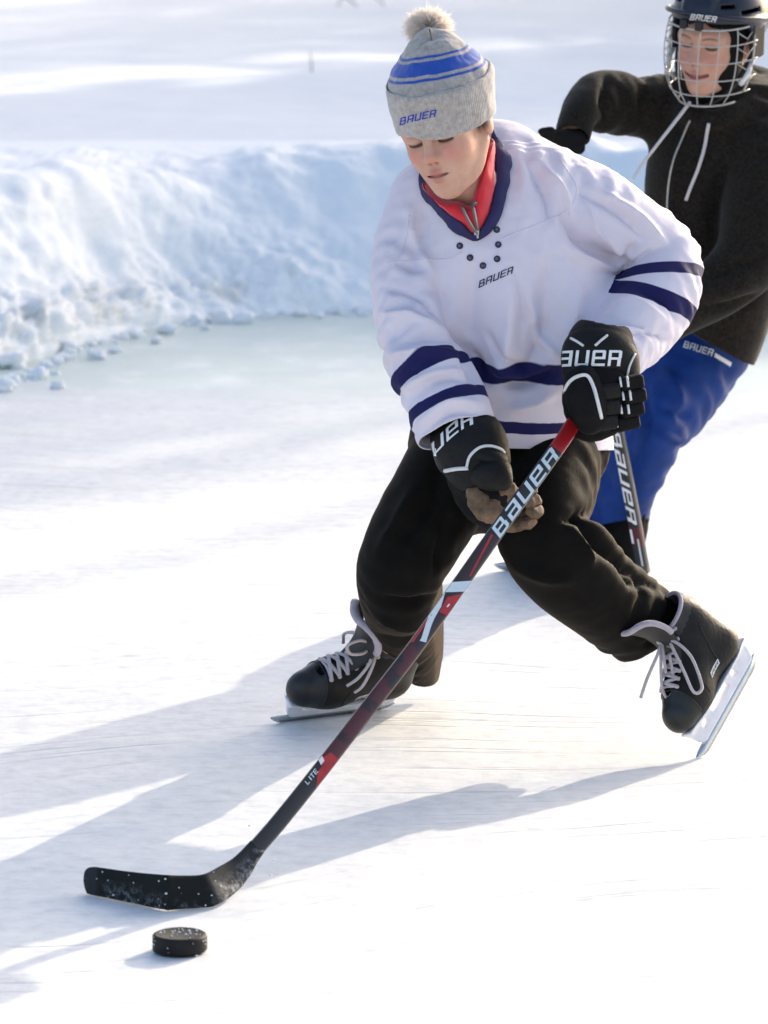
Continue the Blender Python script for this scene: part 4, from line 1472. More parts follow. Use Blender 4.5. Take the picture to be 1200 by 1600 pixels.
    # white holder: two towers on a bridge with openings, and the steel runner
    def outline(n=60):
        up, dn = [], []
        for x in np.linspace(-.128, .140, n):
            up.append((x, .070 + .012 * sst(x, .10, .14) - .0))
            dn.append((x, .022 + .024 * sst(x, .115, .141) + .020 * sst(-x, .110, .129)))
        return np.array(up), np.array(dn)
    hold = None
    body_ = lambda P: np.maximum.reduce([np.abs(P[:, 0] + .005) - .125 + .008 * np.clip((.06 - P[:, 2]) / .03, -1, 1), .018 + .020 * sst(P[:, 0], .098, .122) + .016 * sst(-P[:, 0], .108, .131) - P[:, 2],
                                         P[:, 2] - .0715, np.abs(P[:, 1]) - (.0055 + .027 * sst(P[:, 2], .052, .0735) * (1 - .55 * sst(np.abs(P[:, 0] + .005), .07, .125)))])
    holes = U(0, rbox((.004, 0, .0515), (.036, .08, .0115), .006), rbox((-.060, 0, .045), (.008, .08, .006), .004), rbox((.072, 0, .045), (.010, .08, .006), .004))
    hf = SUBT(.004, body_, holes)
    V, Fq = nets(hf, (-.14, -.04, .015), (.155, .04, .085), .0030)
    V = relax(V, adjacency(Fq), 2, .4)
    hd = mk('blade_holder', LH(V), Fq, M['holder'], boot)
    n = 40
    rows = []
    for x in np.linspace(-.131, .142, n):
        e = max(0, (abs(x - .0055) - .10) / .0365)
        zb = .017 * e ** 2.2
        zt = .024 - .004 * e ** 3
        rows.append([(x, -.0014, zt), (x, -.0014, zb), (x, .0014, zb), (x, .0014, zt)])
    V, Fq = grid_strip(rows, closed=True)
    mk('blade', LH(V), Fq, M['steel'], boot, smooth=False)
    # stitching lines and the white maker's patch on the flank
    for (x0, z0, x1, z1) in ((-.03, .085, -.055, .19), (.035, .085, .02, .150)):
        for sd in (-1, 1):
            P = [(x0 + (x1 - x0) * t + .006 * math.sin(t * 3.1), sd * .06, z0 + (z1 - z0) * t) for t in np.linspace(0, 1, 12)]
            P = push(np.array(P), bb, .0005)
            mk('seam', *hv(*tube(P, .0011, 4)), M['boot_soft'], boot)
    for sd in (-1, 1):
        P = push(np.array([(-.028 + .034 * u - .004 * v, sd * .06, .098 + .012 * v) for u in (0, .25, .5, .75, 1) for v in (0, .5, 1)]), bb, .0008)
        Fp = [(i * 3 + j, i * 3 + j + 3, i * 3 + j + 4, i * 3 + j + 1) for i in range(4) for j in range(2)]
        mk('maker_patch', L(P), Fp, M['white_print'], boot, smooth=False)
        V2, F2 = letters('BAUER')
        V2 = np.array([(1 - x, y) for x, y in V2]) if sd > 0 else V2
        P = push(np.array([(-.026 + .030 * u - .004 * (.2 + .6 * v), sd * .06, .098 + .012 * (.2 + .6 * v)) for u, v in V2]), bb, .0013)
        mk('lettering', L(P), F2, M['boot'], boot, smooth=False)
    return boot

# leading skate, flat on the ice, toe to the left
t0, h0 = GR(419, 1131), GR(640, 1103)
fx_ = nrm(t0 - h0)
mid = t0 - fx_ * .142 * .94
RS1 = frame(fx_, np.array([.10, -.9, 1.0]))
TNG1 = [(.066, .146, .016), (.036, .170, .024), (.022, .200, .032), (.026, .240, .040), (.044, .275, .042), (.058, .292, .038), (.063, .297, .024)]
skate(BOY, RS1, mid, {'tongue': TNG1, 'felt': .0075, 'loops': [[(.02, .015, .02), (.055, .03, .045), (.08, .035, .04), (.07, .04, .022), (.03, .03, .006), (.0, .01, .0)], [(.012, -.03, -.008), (.018, -.05, -.03), (.008, -.052, -.06)],
                                [(.0, .03, -.006), (.012, .05, -.03), (.02, .056, -.06), (.03, .056, -.075)], [(.01, .035, -.01), (.03, .048, -.04), (.05, .05, -.06)]], 'hang': []}, .94)
# trailing skate, toe of the blade on the ice, heel lifted, sole turned to the right
tip = GR(1093, 1184)
ff = nrm(np.array([-.461, -.61, -.644])); uu = np.array([-.688, -.213, .694])
RS2 = frame(ff, uu)
c2 = tip - RS2 @ (np.array([.138, 0, .010]) * .86)
TNG2 = [(.066, .146, .016), (.030, .168, .023), (.008, .198, .030), (.010, .235, .038), (.026, .268, .043), (.040, .286, .040), (.045, .291, .026)]
skate(BOY, RS2, c2, {'tongue': TNG2, 'felt': .0062, 'loops': [[(.0, .03, -.01), (.015, .055, -.045), (.045, .060, -.090), (.062, .060, -.098), (.072, .058, -.085), (.050, .055, -.045), (.01, .03, -.005)]],
                     'hang': [[(-.008, -.02, -.02), (-.026, -.03, -.06), (-.036, -.03, -.092)], [(-.002, -.02, -.03), (.0, -.03, -.075), (.010, -.03, -.092), (.020, -.03, -.07), (.012, -.02, -.02)],
                              [(.002, -.02, -.02), (.006, -.03, -.05)]]}, .86)

# ================================================================== STICKS, GLOVES, PUCK
def mat_stick(name, stops, mott=None):
    """graphics along the shaft: attribute 'along' runs from 0 at the butt to 1 at the toe of the blade"""
    m, nt, b = nodes(name)
    co = obco(nt)
    al = attr(nt, 'along')
    c = ramp(nt, al, stops, 'CONSTANT')
    if mott:
        lo_, hi_, col = mott
        nz = N(nt, 'ShaderNodeMapRange', i_1=.48, i_2=.56); nt.links.new(noise(nt, co, 24, 4, .6), nz.inputs[0])
        c = mixc(nt, mth(nt, 'MULTIPLY', nz.outputs[0], band(nt, al, lo_, hi_, .02)), c, col)
    nt.links.new(c, b.inputs['Base Color'])
    b.inputs['Roughness'].default_value = .32
    b.inputs['Coat Weight'].default_value = .2
    bump(nt, b, noise(nt, co, 500, 2), .08, .0005)
    return m

def mat_tape():
    m, nt, b = nodes('snowy_stick_tape')
    co = obco(nt)
    nz = N(nt, 'ShaderNodeMapRange', i_1=.48, i_2=.72); nt.links.new(noise(nt, co, 90, 6, .8), nz.inputs[0])
    big = N(nt, 'ShaderNodeMapRange', i_1=.42, i_2=.62); nt.links.new(noise(nt, co, 13, 3), big.inputs[0])
    low = N(nt, 'ShaderNodeMapRange', i_1=.25, i_2=.9); nt.links.new(attr(nt, 'low'), low.inputs[0])
    snow = mth(nt, 'MULTIPLY', nz.outputs[0], mth(nt, 'MULTIPLY', big.outputs[0], low.outputs[0]))
    base = mixc(nt, band(nt, attr(nt, 'tape'), .1, .86, .01), (.030, .032, .034), (.012, .0135, .012))
    c = mixc(nt, snow, base, (.55, .57, .6))
    nt.links.new(c, b.inputs['Base Color'])
    b.inputs['Roughness'].default_value = .75
    b.inputs['Specular IOR Level'].default_value = .2
    w_ = mth(nt, 'SINE', mth(nt, 'MULTIPLY', attr(nt, 'tape'), 90.0))
    n1 = bump(nt, b, w_, .15, .0008)
    bump(nt, b, noise(nt, co, 400, 2), .3, .0008, n1)
    return m

def shaft_rows(P, half_w, half_t, Nf):
    T = np.gradient(P, axis=0); T /= np.linalg.norm(T, axis=1)[:, None]
    rows, Ws, Ns = [], [], []
    cs = []
    for sx, sy in ((1, 1), (-1, 1), (-1, -1), (1, -1)):
        base = math.atan2(sy, sx)
        for a in (-.6, -.2, .2, .6):
            cs.append((sx * (half_w - .004) + .004 * math.cos(base + a) , sy * (half_t - .004) + .004 * math.sin(base + a)))
    for p, t in zip(P, T):
        n_ = nrm(Nf - t * (Nf @ t)); w_ = np.cross(n_, t)
        rows.append([p + w_ * a + n_ * b for a, b in cs]); Ws.append(w_); Ns.append(n_)
    return rows, np.array(Ws), np.array(Ns)

def capped(rows):
    V, Fq = grid_strip(rows, closed=True)
    m = len(rows[0]); n = len(rows)
    return V, [tuple(q) for q in Fq] + [tuple(range(m))[::-1], tuple((n - 1) * m + k for k in range(m))]

# --- stick of the player in white
STK = tag(thing('hockey_stick', '', '', GR(335, 1424)), 'black and dark red hockey stick with red butt end, its blade beside the puck', 'hockey stick')
def SY(v):
    return 6.865 + (v - 618) / (1405 - 618) * (5.985 - 6.865)
cpx = [(931, 612), (897, 660), (868, 704), (771, 838), (657, 1000), (578, 1103), (500, 1204), (440, 1279), (404, 1321), (398, 1328)]
SPx = catmull(np.array([(u, v, 0) for u, v in cpx], float), 6)[:, :2]
SP = np.array([PX(u, v, SY(v)) for u, v in SPx])
rows, SW, SN = shaft_rows(SP, .0125, .0088, -FW)
V, Fq = capped(rows)
alo = np.repeat((SPx[:, 1] - 600) / 800.0, 16)
va = lambda v: (v - 600) / 800.0
M['stick'] = mat_stick('stick_graphics', [(0, (.36, .012, .014)), (va(706), (.014, .013, .014)), (va(838), (.026, .012, .014)), (va(1010), (.075, .012, .016)), (va(1195), (.016, .015, .015))],
                       (va(1010), va(1190), (.018, .011, .012)))
shaft = mk('shaft', V, Fq, M['stick'], STK, attrs={'along': alo})
def on_shaft(v, c, lift=.0005):
    """point on the camera side of the shaft at photo row v, c = -1..1 across (+ is the upper right edge side)"""
    k = np.interp(v, SPx[:, 1], np.arange(len(SPx))); i = int(min(k, len(SPx) - 2)); f = k - i
    g = lambda A: A[i] * (1 - f) + A[i + 1] * f
    return g(SP) + g(SW) * (c * .0119) + g(SN) * (.0088 + lift)
# which way is W: make +c the upper-left side of the shaft
sgn = 1.0 if toPX(np.array([on_shaft(1000, 1)]))[0, 0] < toPX(np.array([on_shaft(1000, -1)]))[0, 0] else -1.0
def poly_on_shaft(quads, mat, name, par=shaft):
    parts = []
    for q in quads:
        q = np.array(q, float)                  # (v, c) of four corners, subdivided along
        n = 9
        R_ = []
        for t in np.linspace(0, 1, n):
            a = q[0] * (1 - t) + q[3] * t; b = q[1] * (1 - t) + q[2] * t
            R_.append([on_shaft(*((a * (1 - s) + b * s) * np.array([1, sgn])), .0009 if mat is M['white_print'] else .0005) for s in np.linspace(0, 1, 4)])
        parts.append(tuple(grid_strip(R_)))
    V, Fq = joinm(parts)
    return mk(name, V, Fq, mat, par, smooth=False)
V2, F2 = letters('BaUeR', shear=.20, gap=.22)
P = np.array([on_shaft(840 - (840 - 708) * x, sgn * (-.86 + 1.72 * y), .0007) for x, y in V2])
M['ice_print'] = plain('pale_print', (.62, .72, .76), .4, .05, 90, 0)
M['red_print'] = plain('red_print', (.42, .02, .025), .4, .25, 60, 0)
mk('lettering', P, F2, M['ice_print'], shaft, smooth=False)
poly_on_shaft([[(905, -1), (921, 1), (937, 1), (922, -1)], [(937, 1), (955, .35), (1003, .05), (975, 1)], [(955, .35), (975, .2), (1003, -.75), (1006, .05)]], M['ice_print'], 'white_chevron')
for q in ([(926, -.95), (940, .4), (962, .15), (960, -.95)], [(842, .15), (842, .45), (902, -.35), (902, -.6)], [(968, .75), (975, .95), (1015, .9), (1012, .6)], [(1183, -.95), (1183, .4), (1198, .85), (1205, -.95)], [(1205.5, -.95), (1198.5, .2), (1212, .1), (1228, -.9)]):
    poly_on_shaft([q], M['red_print'], 'red_flash')
for q in ([(1196, .35), (1193, .98), (1200, .98), (1203, .35)], [(946, -.45), (946, -.25), (951, -.2), (951, -.42)]):
    poly_on_shaft([q], M['white_print'], 'white_mark', )
V2, F2 = letters('LITE', shear=.2)
P = np.array([on_shaft(1232 - 22 * x, sgn * (.1 + .6 * y), .0007) for x, y in V2])
mk('lettering', P, F2, M['ice_print'], shaft, smooth=False)
# blade
tb = [((392, 1313), (414, 1330)), ((380, 1326), (404, 1345)), ((364, 1341), (390, 1369)), ((344, 1353), (370, 1393)), ((318, 1366), (341, 1413)), ((290, 1368), (305, 1423)), ((258, 1367), (262, 1427)), ((222, 1364), (220, 1426)),
      ((188, 1360), (186, 1421)), ((160, 1356), (158, 1413)), ((148, 1354.5), (146, 1407)), ((139, 1355.5), (138, 1400)), ((134, 1359), (134, 1392)), ((131.5, 1364), (131.5, 1384)), ((130.6, 1370), (130.6, 1377))]
tbi = catmull(np.array([(*a, *b) for a, b in tb], float), 4)
rows = []; front = []; tp = []; lw = []
for k_, (ux, vy, bx, by) in enumerate(tbi):
    t = k_ / (len(tbi) - 1)
    yb = np.interp(bx, [130, 262, 345, 384, 412], [6.03, 5.925, 5.95, 6.03, 6.068])
    ht = .0088 * (1 - sst(t, .05, .45)) + .0040 * sst(t, .05, .45)
    fr, bk = [], []
    for s_ in np.linspace(0, 1, 11):
        u_, v_ = ux + (bx - ux) * s_, vy + (by - vy) * s_
        q = PX(u_, v_, yb + (1 - s_) * .012 * sst(t, .1, .4))
        rd = ht * (1 - .75 * max(0, abs(s_ - .5) * 2 - .82) / .18)         # rounded edges
        fr.append(q - FW * rd); bk.append(q + FW * rd)
    front.append(fr)
    loop = fr + bk[::-1]
    rows.append(loop)
    tp += [(ux - 130) / 220.0] * 22; lw += list(np.linspace(0, 1, 11)) + list(np.linspace(1, 0, 11))
V, Fq = capped(rows)
V[:, 2] = np.maximum(V[:, 2], .002)
M['tape'] = mat_tape()
bl = mk('blade', V, Fq, M['tape'], STK, attrs={'tape': tp, 'low': lw})
rows = front

# --- puck
pc_ = GR(281, 1487)
pk = tag(thing('puck', '', '', pc_), 'black rubber puck dusted with snow, lying on the ice in front of the blade', 'puck')
prof = [(.0001, .0), (.034, .0), (.0372, .0018), (.0381, .004), (.0381, .0214), (.0372, .0236), (.034, .0254), (.033, .0250), (.0001, .0250)]
V, Fq = lathe(prof, 64, (1, 1), c=np.array(pc_) + (0, 0, .001), A=np.eye(3))
lz = V[:, 2]
mk('rubber_disc', V, Fq, M['rubber'], pk)
r_ = random.Random(8)
def flakes(pts, name, par=None):
    parts = []
    for p, r in pts:
        V, Fq = lump_small(r); parts.append((V + p, Fq))
    V, Fq = joinm(parts)
    return mk(name, V, Fq, M['flake'], par)
def lump_small(r):
    bm = bmesh.new(); bmesh.ops.create_icosphere(bm, subdivisions=1, radius=r)
    V = np.array([v.co[:] for v in bm.verts]); Fq = [tuple(v.index for v in f.verts) for f in bm.faces]; bm.free()
    return V * np.array([r_.uniform(.7, 1.2), r_.uniform(.7, 1.2), r_.uniform(.6, 1)]) , Fq
pts = []
for i in range(30):
    a, q = r_.uniform(0, 6.28), .033 * math.sqrt(r_.random())
    pts.append((np.array([q * math.cos(a), q * math.sin(a), .0268]) + pc_, r_.uniform(.0006, .0019)))
for i in range(16):
    a = r_.uniform(-math.pi, 0.3)
    pts.append((np.array([.0383 * math.cos(a), .0383 * math.sin(a), r_.choice((.002, .004, .008, .014, .02, .024))]) + pc_, r_.uniform(.0007, .002)))
o = flakes(pts, 'snow_flecks', pk); o['kind'] = 'stuff'
pts = []
for i in range(26):
    u_, v_ = r_.uniform(135, 345), r_.uniform(1362, 1422)
    pts.append((u_, v_))
bb_ = bvh_of(np.array(rows).reshape(-1, 3), grid_strip(rows)[1])
o = flakes([(on_surface(bb_, [PX(u_, v_, 5.9)], BACK, .0003)[0], r_.uniform(.0005, .0019)) for u_, v_ in pts], 'snow_flecks', bl); o['kind'] = 'stuff'
spray = []
for i in range(0):
    u_, v_ = r_.gauss(270, 70), r_.gauss(1432, 12)
    spray.append((GR(u_, v_) + (0, 0, .001), r_.uniform(.0006, .0016)))
for (u_, v_) in ((428, 1344), (423, 1367), (152, 1427), (173, 1444), (390, 1290), (268, 1449)):
    spray.append((PX(u_, v_, 5.95), .0024))
o = flakes(spray, 'ice_spray'); o['kind'] = 'stuff'; o['label'] = 'tiny white crumbs of ice scattered around the stick blade'; o['category'] = 'ice spray'

# --- gloves of the player in white
def px_r(px_, Y=6.85):
    return px_ / FPX * Y
def S(u, v, Y, ru, rv, rd, R=None):
    return ell(PX(u, v, Y), (px_r(ru), rd, px_r(rv)), R)
def CH(pts, rad, n=3):
    return chain([PX(*p) for p in pts], [px_r(r) for r in rad], n)
def fit(f, pad=.0):
    return f
def solid(f, c, half, h, name, mat, par, noise_amp=0.0, fr=60, rl=1):
    c = np.asarray(c)
    V, Fq = nets(f, c - half, c + half, h)
    if noise_amp:
        V = V + vnormals(V, Fq) * (noise_amp * fbm(V * fr, 3, 3))[:, None]
    if rl:
        V = relax(V, adjacency(Fq), rl, .4)
    return mk(name, V, Fq, mat, par), V, Fq
def pipe_on(f_bvh, pts, r, name, mat, par, lift=.001):
    c = catmull(np.array([(*p, 0.0) for p in pts]), 6)[:, :2]
    P = on_surface(f_bvh, [PX(u, v, 6.8) for u, v in c], BACK, lift)
    return mk(name, *tube(P, r, 6), mat, par)

# upper hand: knuckles to the right, thumb towards the camera, shaft leaving below
GY = 6.80
hand = U(.018, CH([(948, 560, 6.87), (938, 605, 6.84), (930, 640, 6.83)], [46, 50, 44]), S(935, 618, 6.83, 56, 56, .050))
gL, gv, gf = solid(hand, PX(938, 610, 6.84), np.array([.11, .10, .11]), .0035, 'glove', M['glove_soft'], BOY, .0015, 50)
gL['label'] = 'black padded hockey glove on the upper hand'
def cuffshape(st, n=6):
    return Loft(st, n)
cf = cuffshape([(888, 528, 990, 540, 6.865, .045), (877, 548, 998, 563, 6.850, .050), (879, 574, 1000, 588, 6.845, .046)])
cfh = SUBT(.006, cf, chain([PX(945, 490, 6.88), PX(942, 540, 6.865)], [px_r(36), px_r(34)]))
cu, cv, cfq = solid(cfh, PX(938, 560, 6.83), np.array([.10, .10, .075]), .0032, 'cuff', M['glove'], gL)
cbv = bvh_of(cv, cfq)
decal('aUeR', PX(872, 572, 6.8), PX(973, 572, 6.8), PX(872, 547, 6.8), cbv, BACK, M['white_print'], cu, lift=.0014, shear=.15)
pipe_on(cbv, [(893, 527), (904, 534), (912, 540)], .0022, 'piping', M['piping'], cu)
pipe_on(cbv, [(930, 540), (940, 531), (950, 523)], .0022, 'piping', M['piping'], cu)
pipe_on(cbv, [(980, 590), (985, 570), (994, 552)], .0020, 'piping', M['piping'], cu)
# thumb pad with the white arch
th = U(.012, CH([(910, 600, 6.795), (918, 630, 6.785), (922, 656, 6.785)], [30, 32, 24]))
thm, tv, tf = solid(th, PX(916, 630, 6.79), np.array([.06, .06, .07]), .0028, 'thumb', M['glove_soft'], gL, .0008, 60)
tbv = bvh_of(np.vstack([tv, gv]), np.vstack([tf, gf + len(tv)]))
pipe_on(tbv, [(881, 612), (888, 598), (901, 589), (916, 588), (925, 604), (932, 630), (938, 654)], .0032, 'piping', M['piping'], thm, .0006)
# backhand pads: two columns of foam rolls
for k_, (u_, v_) in enumerate(((948, 610), (948, 635), (944, 658))):
    solid(rbox(PX(u_, v_, 6.80), (px_r(18), .024, px_r(12.4)), .006, rot(14, 0, -6)), PX(u_, v_, 6.80), np.array([.045, .05, .035]), .003, 'backhand_pad', M['glove'], gL)
for k_, (u_, v_) in enumerate(((976, 597), (980, 618), (977, 639), (970, 660))):
    fm, fv_, ff_ = solid(U(.006, rbox(PX(u_ - 3, v_, 6.822), (px_r(21), .036, px_r(11.2)), .006, rot(28, 0, -8))), PX(u_, v_, 6.822), np.array([.05, .06, .04]), .003, 'finger', M['glove_soft'], gL)
    fbv = bvh_of(fv_, ff_)
    pipe_on(fbv, [(u_ - 8, v_ - 8), (u_ - 6, v_ + 8)], .0021, 'white_bar', M['piping'], fm)
    if k_ < 3:
        pipe_on(fbv, [(u_ + 3, v_ - 8), (u_ + 5, v_ + 8)], .0021, 'white_bar', M['piping'], fm)
solid(CH([(893, 668, 6.83), (925, 676, 6.815), (955, 668, 6.82)], [13, 15, 13]), PX(925, 672, 6.82), np.array([.06, .05, .04]), .003, 'little_finger', M['glove_soft'], gL)
solid(CH([(902, 679, 6.845), (908, 684, 6.845)], [6, 6]), PX(905, 682, 6.845), np.array([.03, .03, .03]), .003, 'palm', M['tan'], gL)

# lower hand: palm towards the camera, shaft lying across it, fingers closing from behind
hand = U(.02, CH([(728, 694, 6.845), (745, 730, 6.83), (770, 772, 6.82)], [45, 44, 36]), CH([(712, 735, 6.86), (735, 782, 6.85), (765, 808, 6.84)], [18, 22, 22]))
gR, gv, gf = solid(hand, PX(748, 745, 6.84), np.array([.12, .10, .12]), .0035, 'glove', M['glove_soft'], BOY, .0015, 50)
gR['label'] = 'black padded hockey glove with tan palm on the lower hand'
cf = cuffshape([(676, 700, 775, 656, 6.845, .054), (680, 722, 790, 676, 6.825, .057), (697, 742, 795, 702, 6.82, .050)])
cfh = SUBT(.006, cf, chain([PX(705, 640, 6.86), PX(725, 690, 6.84)], [px_r(36), px_r(36)]))
cu, cv, cfq = solid(cfh, PX(735, 700, 6.83), np.array([.10, .10, .09]), .0032, 'cuff', M['glove'], gR, .0008, 45)
cbv = bvh_of(cv, cfq)
def bend(V2):       # the word runs round the cuff
    x = V2[:, 0]
    return np.stack([x, V2[:, 1] + 1.25 * np.sin(x * 1.7) - .15], 1)
decal('UeR', PX(675, 712, 6.8), PX(745, 684, 6.8), PX(672, 692, 6.8), cbv, BACK, M['white_print'], cu, lift=.0014, warp=bend, shear=.1)
solid(U(.01, S(762, 712, 6.795, 34, 17, .034, rot(0, 0, 18))), PX(762, 712, 6.795), np.array([.06, .06, .05]), .003, 'backhand_pad', M['glove'], gR)
thm, tv, tf = solid(U(.012, S(766, 738, 6.785, 34, 26, .034, rot(0, 0, -12)), CH([(770, 745, 6.78), (786, 752, 6.775)], [20, 15])), PX(770, 740, 6.78), np.array([.06, .06, .05]), .0028, 'thumb', M['glove'], gR)
tbv = bvh_of(np.vstack([tv, gv, cv]), np.vstack([tf, gf + len(tv), cfq + len(tv) + len(gv)]))
pipe_on(tbv, [(728, 733), (733, 714), (748, 700), (766, 697), (782, 702), (788, 708)], .0026, 'piping', M['piping'], thm)
pipe_on(tbv, [(695, 736), (712, 733), (731, 732)], .0036, 'piping', M['piping'], gR)
pal = U(.008, CH([(744, 770, 6.80), (760, 790, 6.80), (775, 800, 6.81)], [17, 24, 20]), CH([(783, 764, 6.795), (798, 762, 6.80)], [13, 11]), CH([(792, 776, 6.80), (806, 770, 6.81)], [10, 9]))
solid(pal, PX(770, 785, 6.80), np.array([.08, .07, .06]), .0026, 'palm', M['tan'], gR, .003, 70)
for (a, b, c_, rr) in (((770, 778, 6.85), (812, 790, 6.875), (836, 782, 6.835), 13), ((766, 792, 6.85), (808, 806, 6.875), (838, 798, 6.835), 13), ((760, 806, 6.85), (798, 820, 6.87), (828, 815, 6.835), 12), ((772, 764, 6.85), (812, 772, 6.875), (832, 766, 6.84), 11)):
    f_ = CH([a, b, c_, (c_[0] - 8, c_[1] + 3, c_[2] - .022)], [rr, rr, rr - 2, rr - 4])
    solid(f_, PX(805, 795, 6.85), np.array([.07, .07, .06]), .0028, 'finger', M['tan'], gR, .002, 80)

# ================================================================== PLAYER BEHIND
BOY2 = thing('person', 'skater behind in black hooded jacket, blue trousers and dark helmet with wire cage', 'person', GR(950, 905))
M['hoodie'] = mat_heather('black_heather_fleece', (.0050, .0042, .0034), (.026, .0195, .0135), 150)
M['blue'] = plain('blue_nylon', (.008, .040, .20), .6, .2, 22, .2, .0015, 240, spec=.2)
M['helmet'] = plain('navy_helmet', (.010, .013, .028), .3, .3, 30, .1, .0006, 200)
M['helmet_trim'] = plain('helmet_trim', (.006, .006, .007), .6, .2, 40, 0)
M['cage'] = plain('cage_wire', (.44, .42, .39), .4, .15, 90, .1, .0004, 400, metal=.15)
M['cord'] = plain('white_cord', (.66, .60, .58), .8, .12, 200, .4, .0008, 600)
M['balaclava'] = plain('black_balaclava', (.006, .006, .006), .85, .3, 60, .3, .001, 400, spec=.2)

HT = Loft([(1048, 150, 1205, 165, 8.80, .085), (1024, 205, 1225, 220, 8.76, .12), (1008, 280, 1228, 290, 8.74, .13), (1014, 360, 1225, 370, 8.76, .135), (1038, 440, 1215, 450, 8.80, .135),
           (1066, 505, 1192, 535, 8.84, .13), (1075, 545, 1160, 595, 8.86, .12)])
HA = Loft([(1050, 224, 1050, 116, 8.78, .07), (992, 214, 1000, 120, 8.74, .062), (955, 206, 940, 111, 8.70, .058), (938, 190, 902, 132, 8.65, .052), (926, 200, 882, 165, 8.60, .047), (919, 226, 870, 200, 8.57, .042), (914, 250, 862, 228, 8.55, .04)])
HB = Loft([(1128, 178, 1232, 190, 8.74, .075), (1132, 250, 1246, 250, 8.66, .07), (1128, 330, 1242, 335, 8.60, .068), (1118, 385, 1226, 410, 8.56, .066), (1088, 420, 1170, 468, 8.52, .06), (1045, 446, 1105, 506, 8.49, .052), (1005, 475, 1050, 535, 8.47, .046)])
hood = chain([PX(1052, 160, 8.76), PX(1075, 178, 8.68), PX(1110, 190, 8.64), PX(1150, 182, 8.66), PX(1190, 165, 8.74), PX(1200, 150, 8.86), PX(1150, 140, 8.95), PX(1085, 145, 8.90), PX(1052, 160, 8.76)], [.032, .028, .024, .030, .042, .052, .055, .05, .032], 3)
hoodf = U(.04, HT, HA)
hoodf = U(.03, hoodf, HB)
hoodf = U(.016, hoodf, hood)
neckhole = chain([PX(1112, 150, 8.74), PX(1116, 100, 8.72)], [.052, .06])
hoodf = SUBT(.012, hoodf, neckhole)
def fac_hood(mid, e):
    da, sa = HA.param(mid); db, sb = HB.param(mid); dt, st = HT.param(mid)
    ta = HA.t[np.searchsorted(HA.s, sa).clip(0, len(HA.s) - 1)]; tb = HB.t[np.searchsorted(HB.s, sb).clip(0, len(HB.s) - 1)]
    k = np.argmin([da, db, dt - .01], axis=0)
    al = np.where(k[:, None] == 0, ta, tb)
    r = np.where(k < 2, .13 * (e * al).sum(1) ** 2 + .02, .05 * e[:, 0] ** 2 + .05 * e[:, 2] ** 2)
    return 1 + r * np.clip(.55 + 1.1 * fbm(mid * 7, 2, 61), 0, 1.6)
HF = [([(950, 118), (945, 160), (950, 200)], 6, -.012), ([(1008, 128), (1002, 165), (1005, 210)], 7, -.008), ([(1135, 250), (1115, 320), (1112, 380)], 9, -.014), ([(1040, 330), (1080, 380), (1100, 400)], 9, .008),
      ([(1100, 440), (1140, 420), (1190, 400)], 8, -.010), ([(1090, 480), (1140, 478), (1190, 460)], 8, -.010), ([(1060, 250), (1050, 320), (1045, 360)], 8, .006)]
lo = np.minimum.reduce([HT.bounds()[0], HA.bounds()[0], HB.bounds()[0]]); hi = np.maximum.reduce([HT.bounds()[1], HA.bounds()[1], HB.bounds()[1]])
V, Fq, V0, E_ = garment(hoodf, lo, hi, .0090, .0150, HF, fac_hood, goal=.012, it=150, seed=14, amp=.005, maxd=.02, bend=.8, freq=14)
hoodie = mk('hooded_jacket', V, Fq, M['hoodie'], BOY2)
hp = PX(1116, 534, 8.85); hn = nrm(np.cross(nrm(PX(1158, 557, 8.85) - PX(1075, 511, 8.85)), (0, 1, 0)))
hn = hn if hn[2] < 0 else -hn
cut(hoodie, [(hp, hn, lambda C: (C[:, 2] < hp[2] + .12) & (HB.param(C)[0] > HT.param(C)[0] - .002)),
             (HA.c[-6], HA.t[-6], lambda C: (np.linalg.norm(C - HA.c[-6], axis=1) < .09) & (HA.param(C)[0] < HT.param(C)[0]))])
solidify(hoodie, .003)
hb_ = bvh_obj(hoodie)
def on_hood(pts, r, name, mat, lift=.003):
    c = catmull(np.array([(*p, 0.0) for p in pts]), 6)[:, :2]
    return mk(name, *tube(on_surface(hb_, [PX(u, v, 8.6) for u, v in c], BACK, lift), r, 6), mat, hoodie)
on_hood([(1080, 186), (1068, 214), (1055, 246), (1047, 285), (1044, 330)], .0026, 'zip', M['zip'])
on_hood([(1108, 192), (1103, 225), (1092, 262), (1080, 292), (1073, 312)], .0038, 'drawstring', M['cord'], .004)
c = catmull(np.array([PX(1078, 160, 8.63), PX(1058, 186, 8.60), PX(1030, 222, 8.58), PX(1005, 255, 8.57), PX(989, 279, 8.57)]), 6)
mk('drawstring', *tube(c, np.linspace(.0040, .0028, len(c)), 6), M['cord'], hoodie)

# --- blue trousers
PA = Loft([(1050, 490, 1196, 512, 8.88, .12), (1030, 555, 1160, 568, 8.86, .115), (1000, 612, 1120, 618, 8.80, .10), (972, 664, 1076, 668, 8.74, .092), (950, 720, 1046, 722, 8.74, .088), (930, 772, 1022, 770, 8.76, .082), (918, 815, 1013, 822, 8.80, .078), (910, 855, 1005, 865, 8.82, .075)])
PB = Loft([(1000, 520, 1130, 540, 8.90, .11), (930, 600, 1050, 640, 8.84, .10), (880, 680, 980, 730, 8.80, .085), (842, 760, 930, 800, 8.84, .075), (800, 820, 880, 850, 8.88, .06)])
bl_f = U(.04, PA, PB)
def fac_bl(mid, e):
    da, sa = PA.param(mid); ta = PA.t[np.searchsorted(PA.s, sa).clip(0, len(PA.s) - 1)]
    return 1 + (.02 + .11 * (e * ta).sum(1) ** 2) * np.clip(.55 + 1.2 * fbm(mid * 7, 2, 67), 0, 1.7)
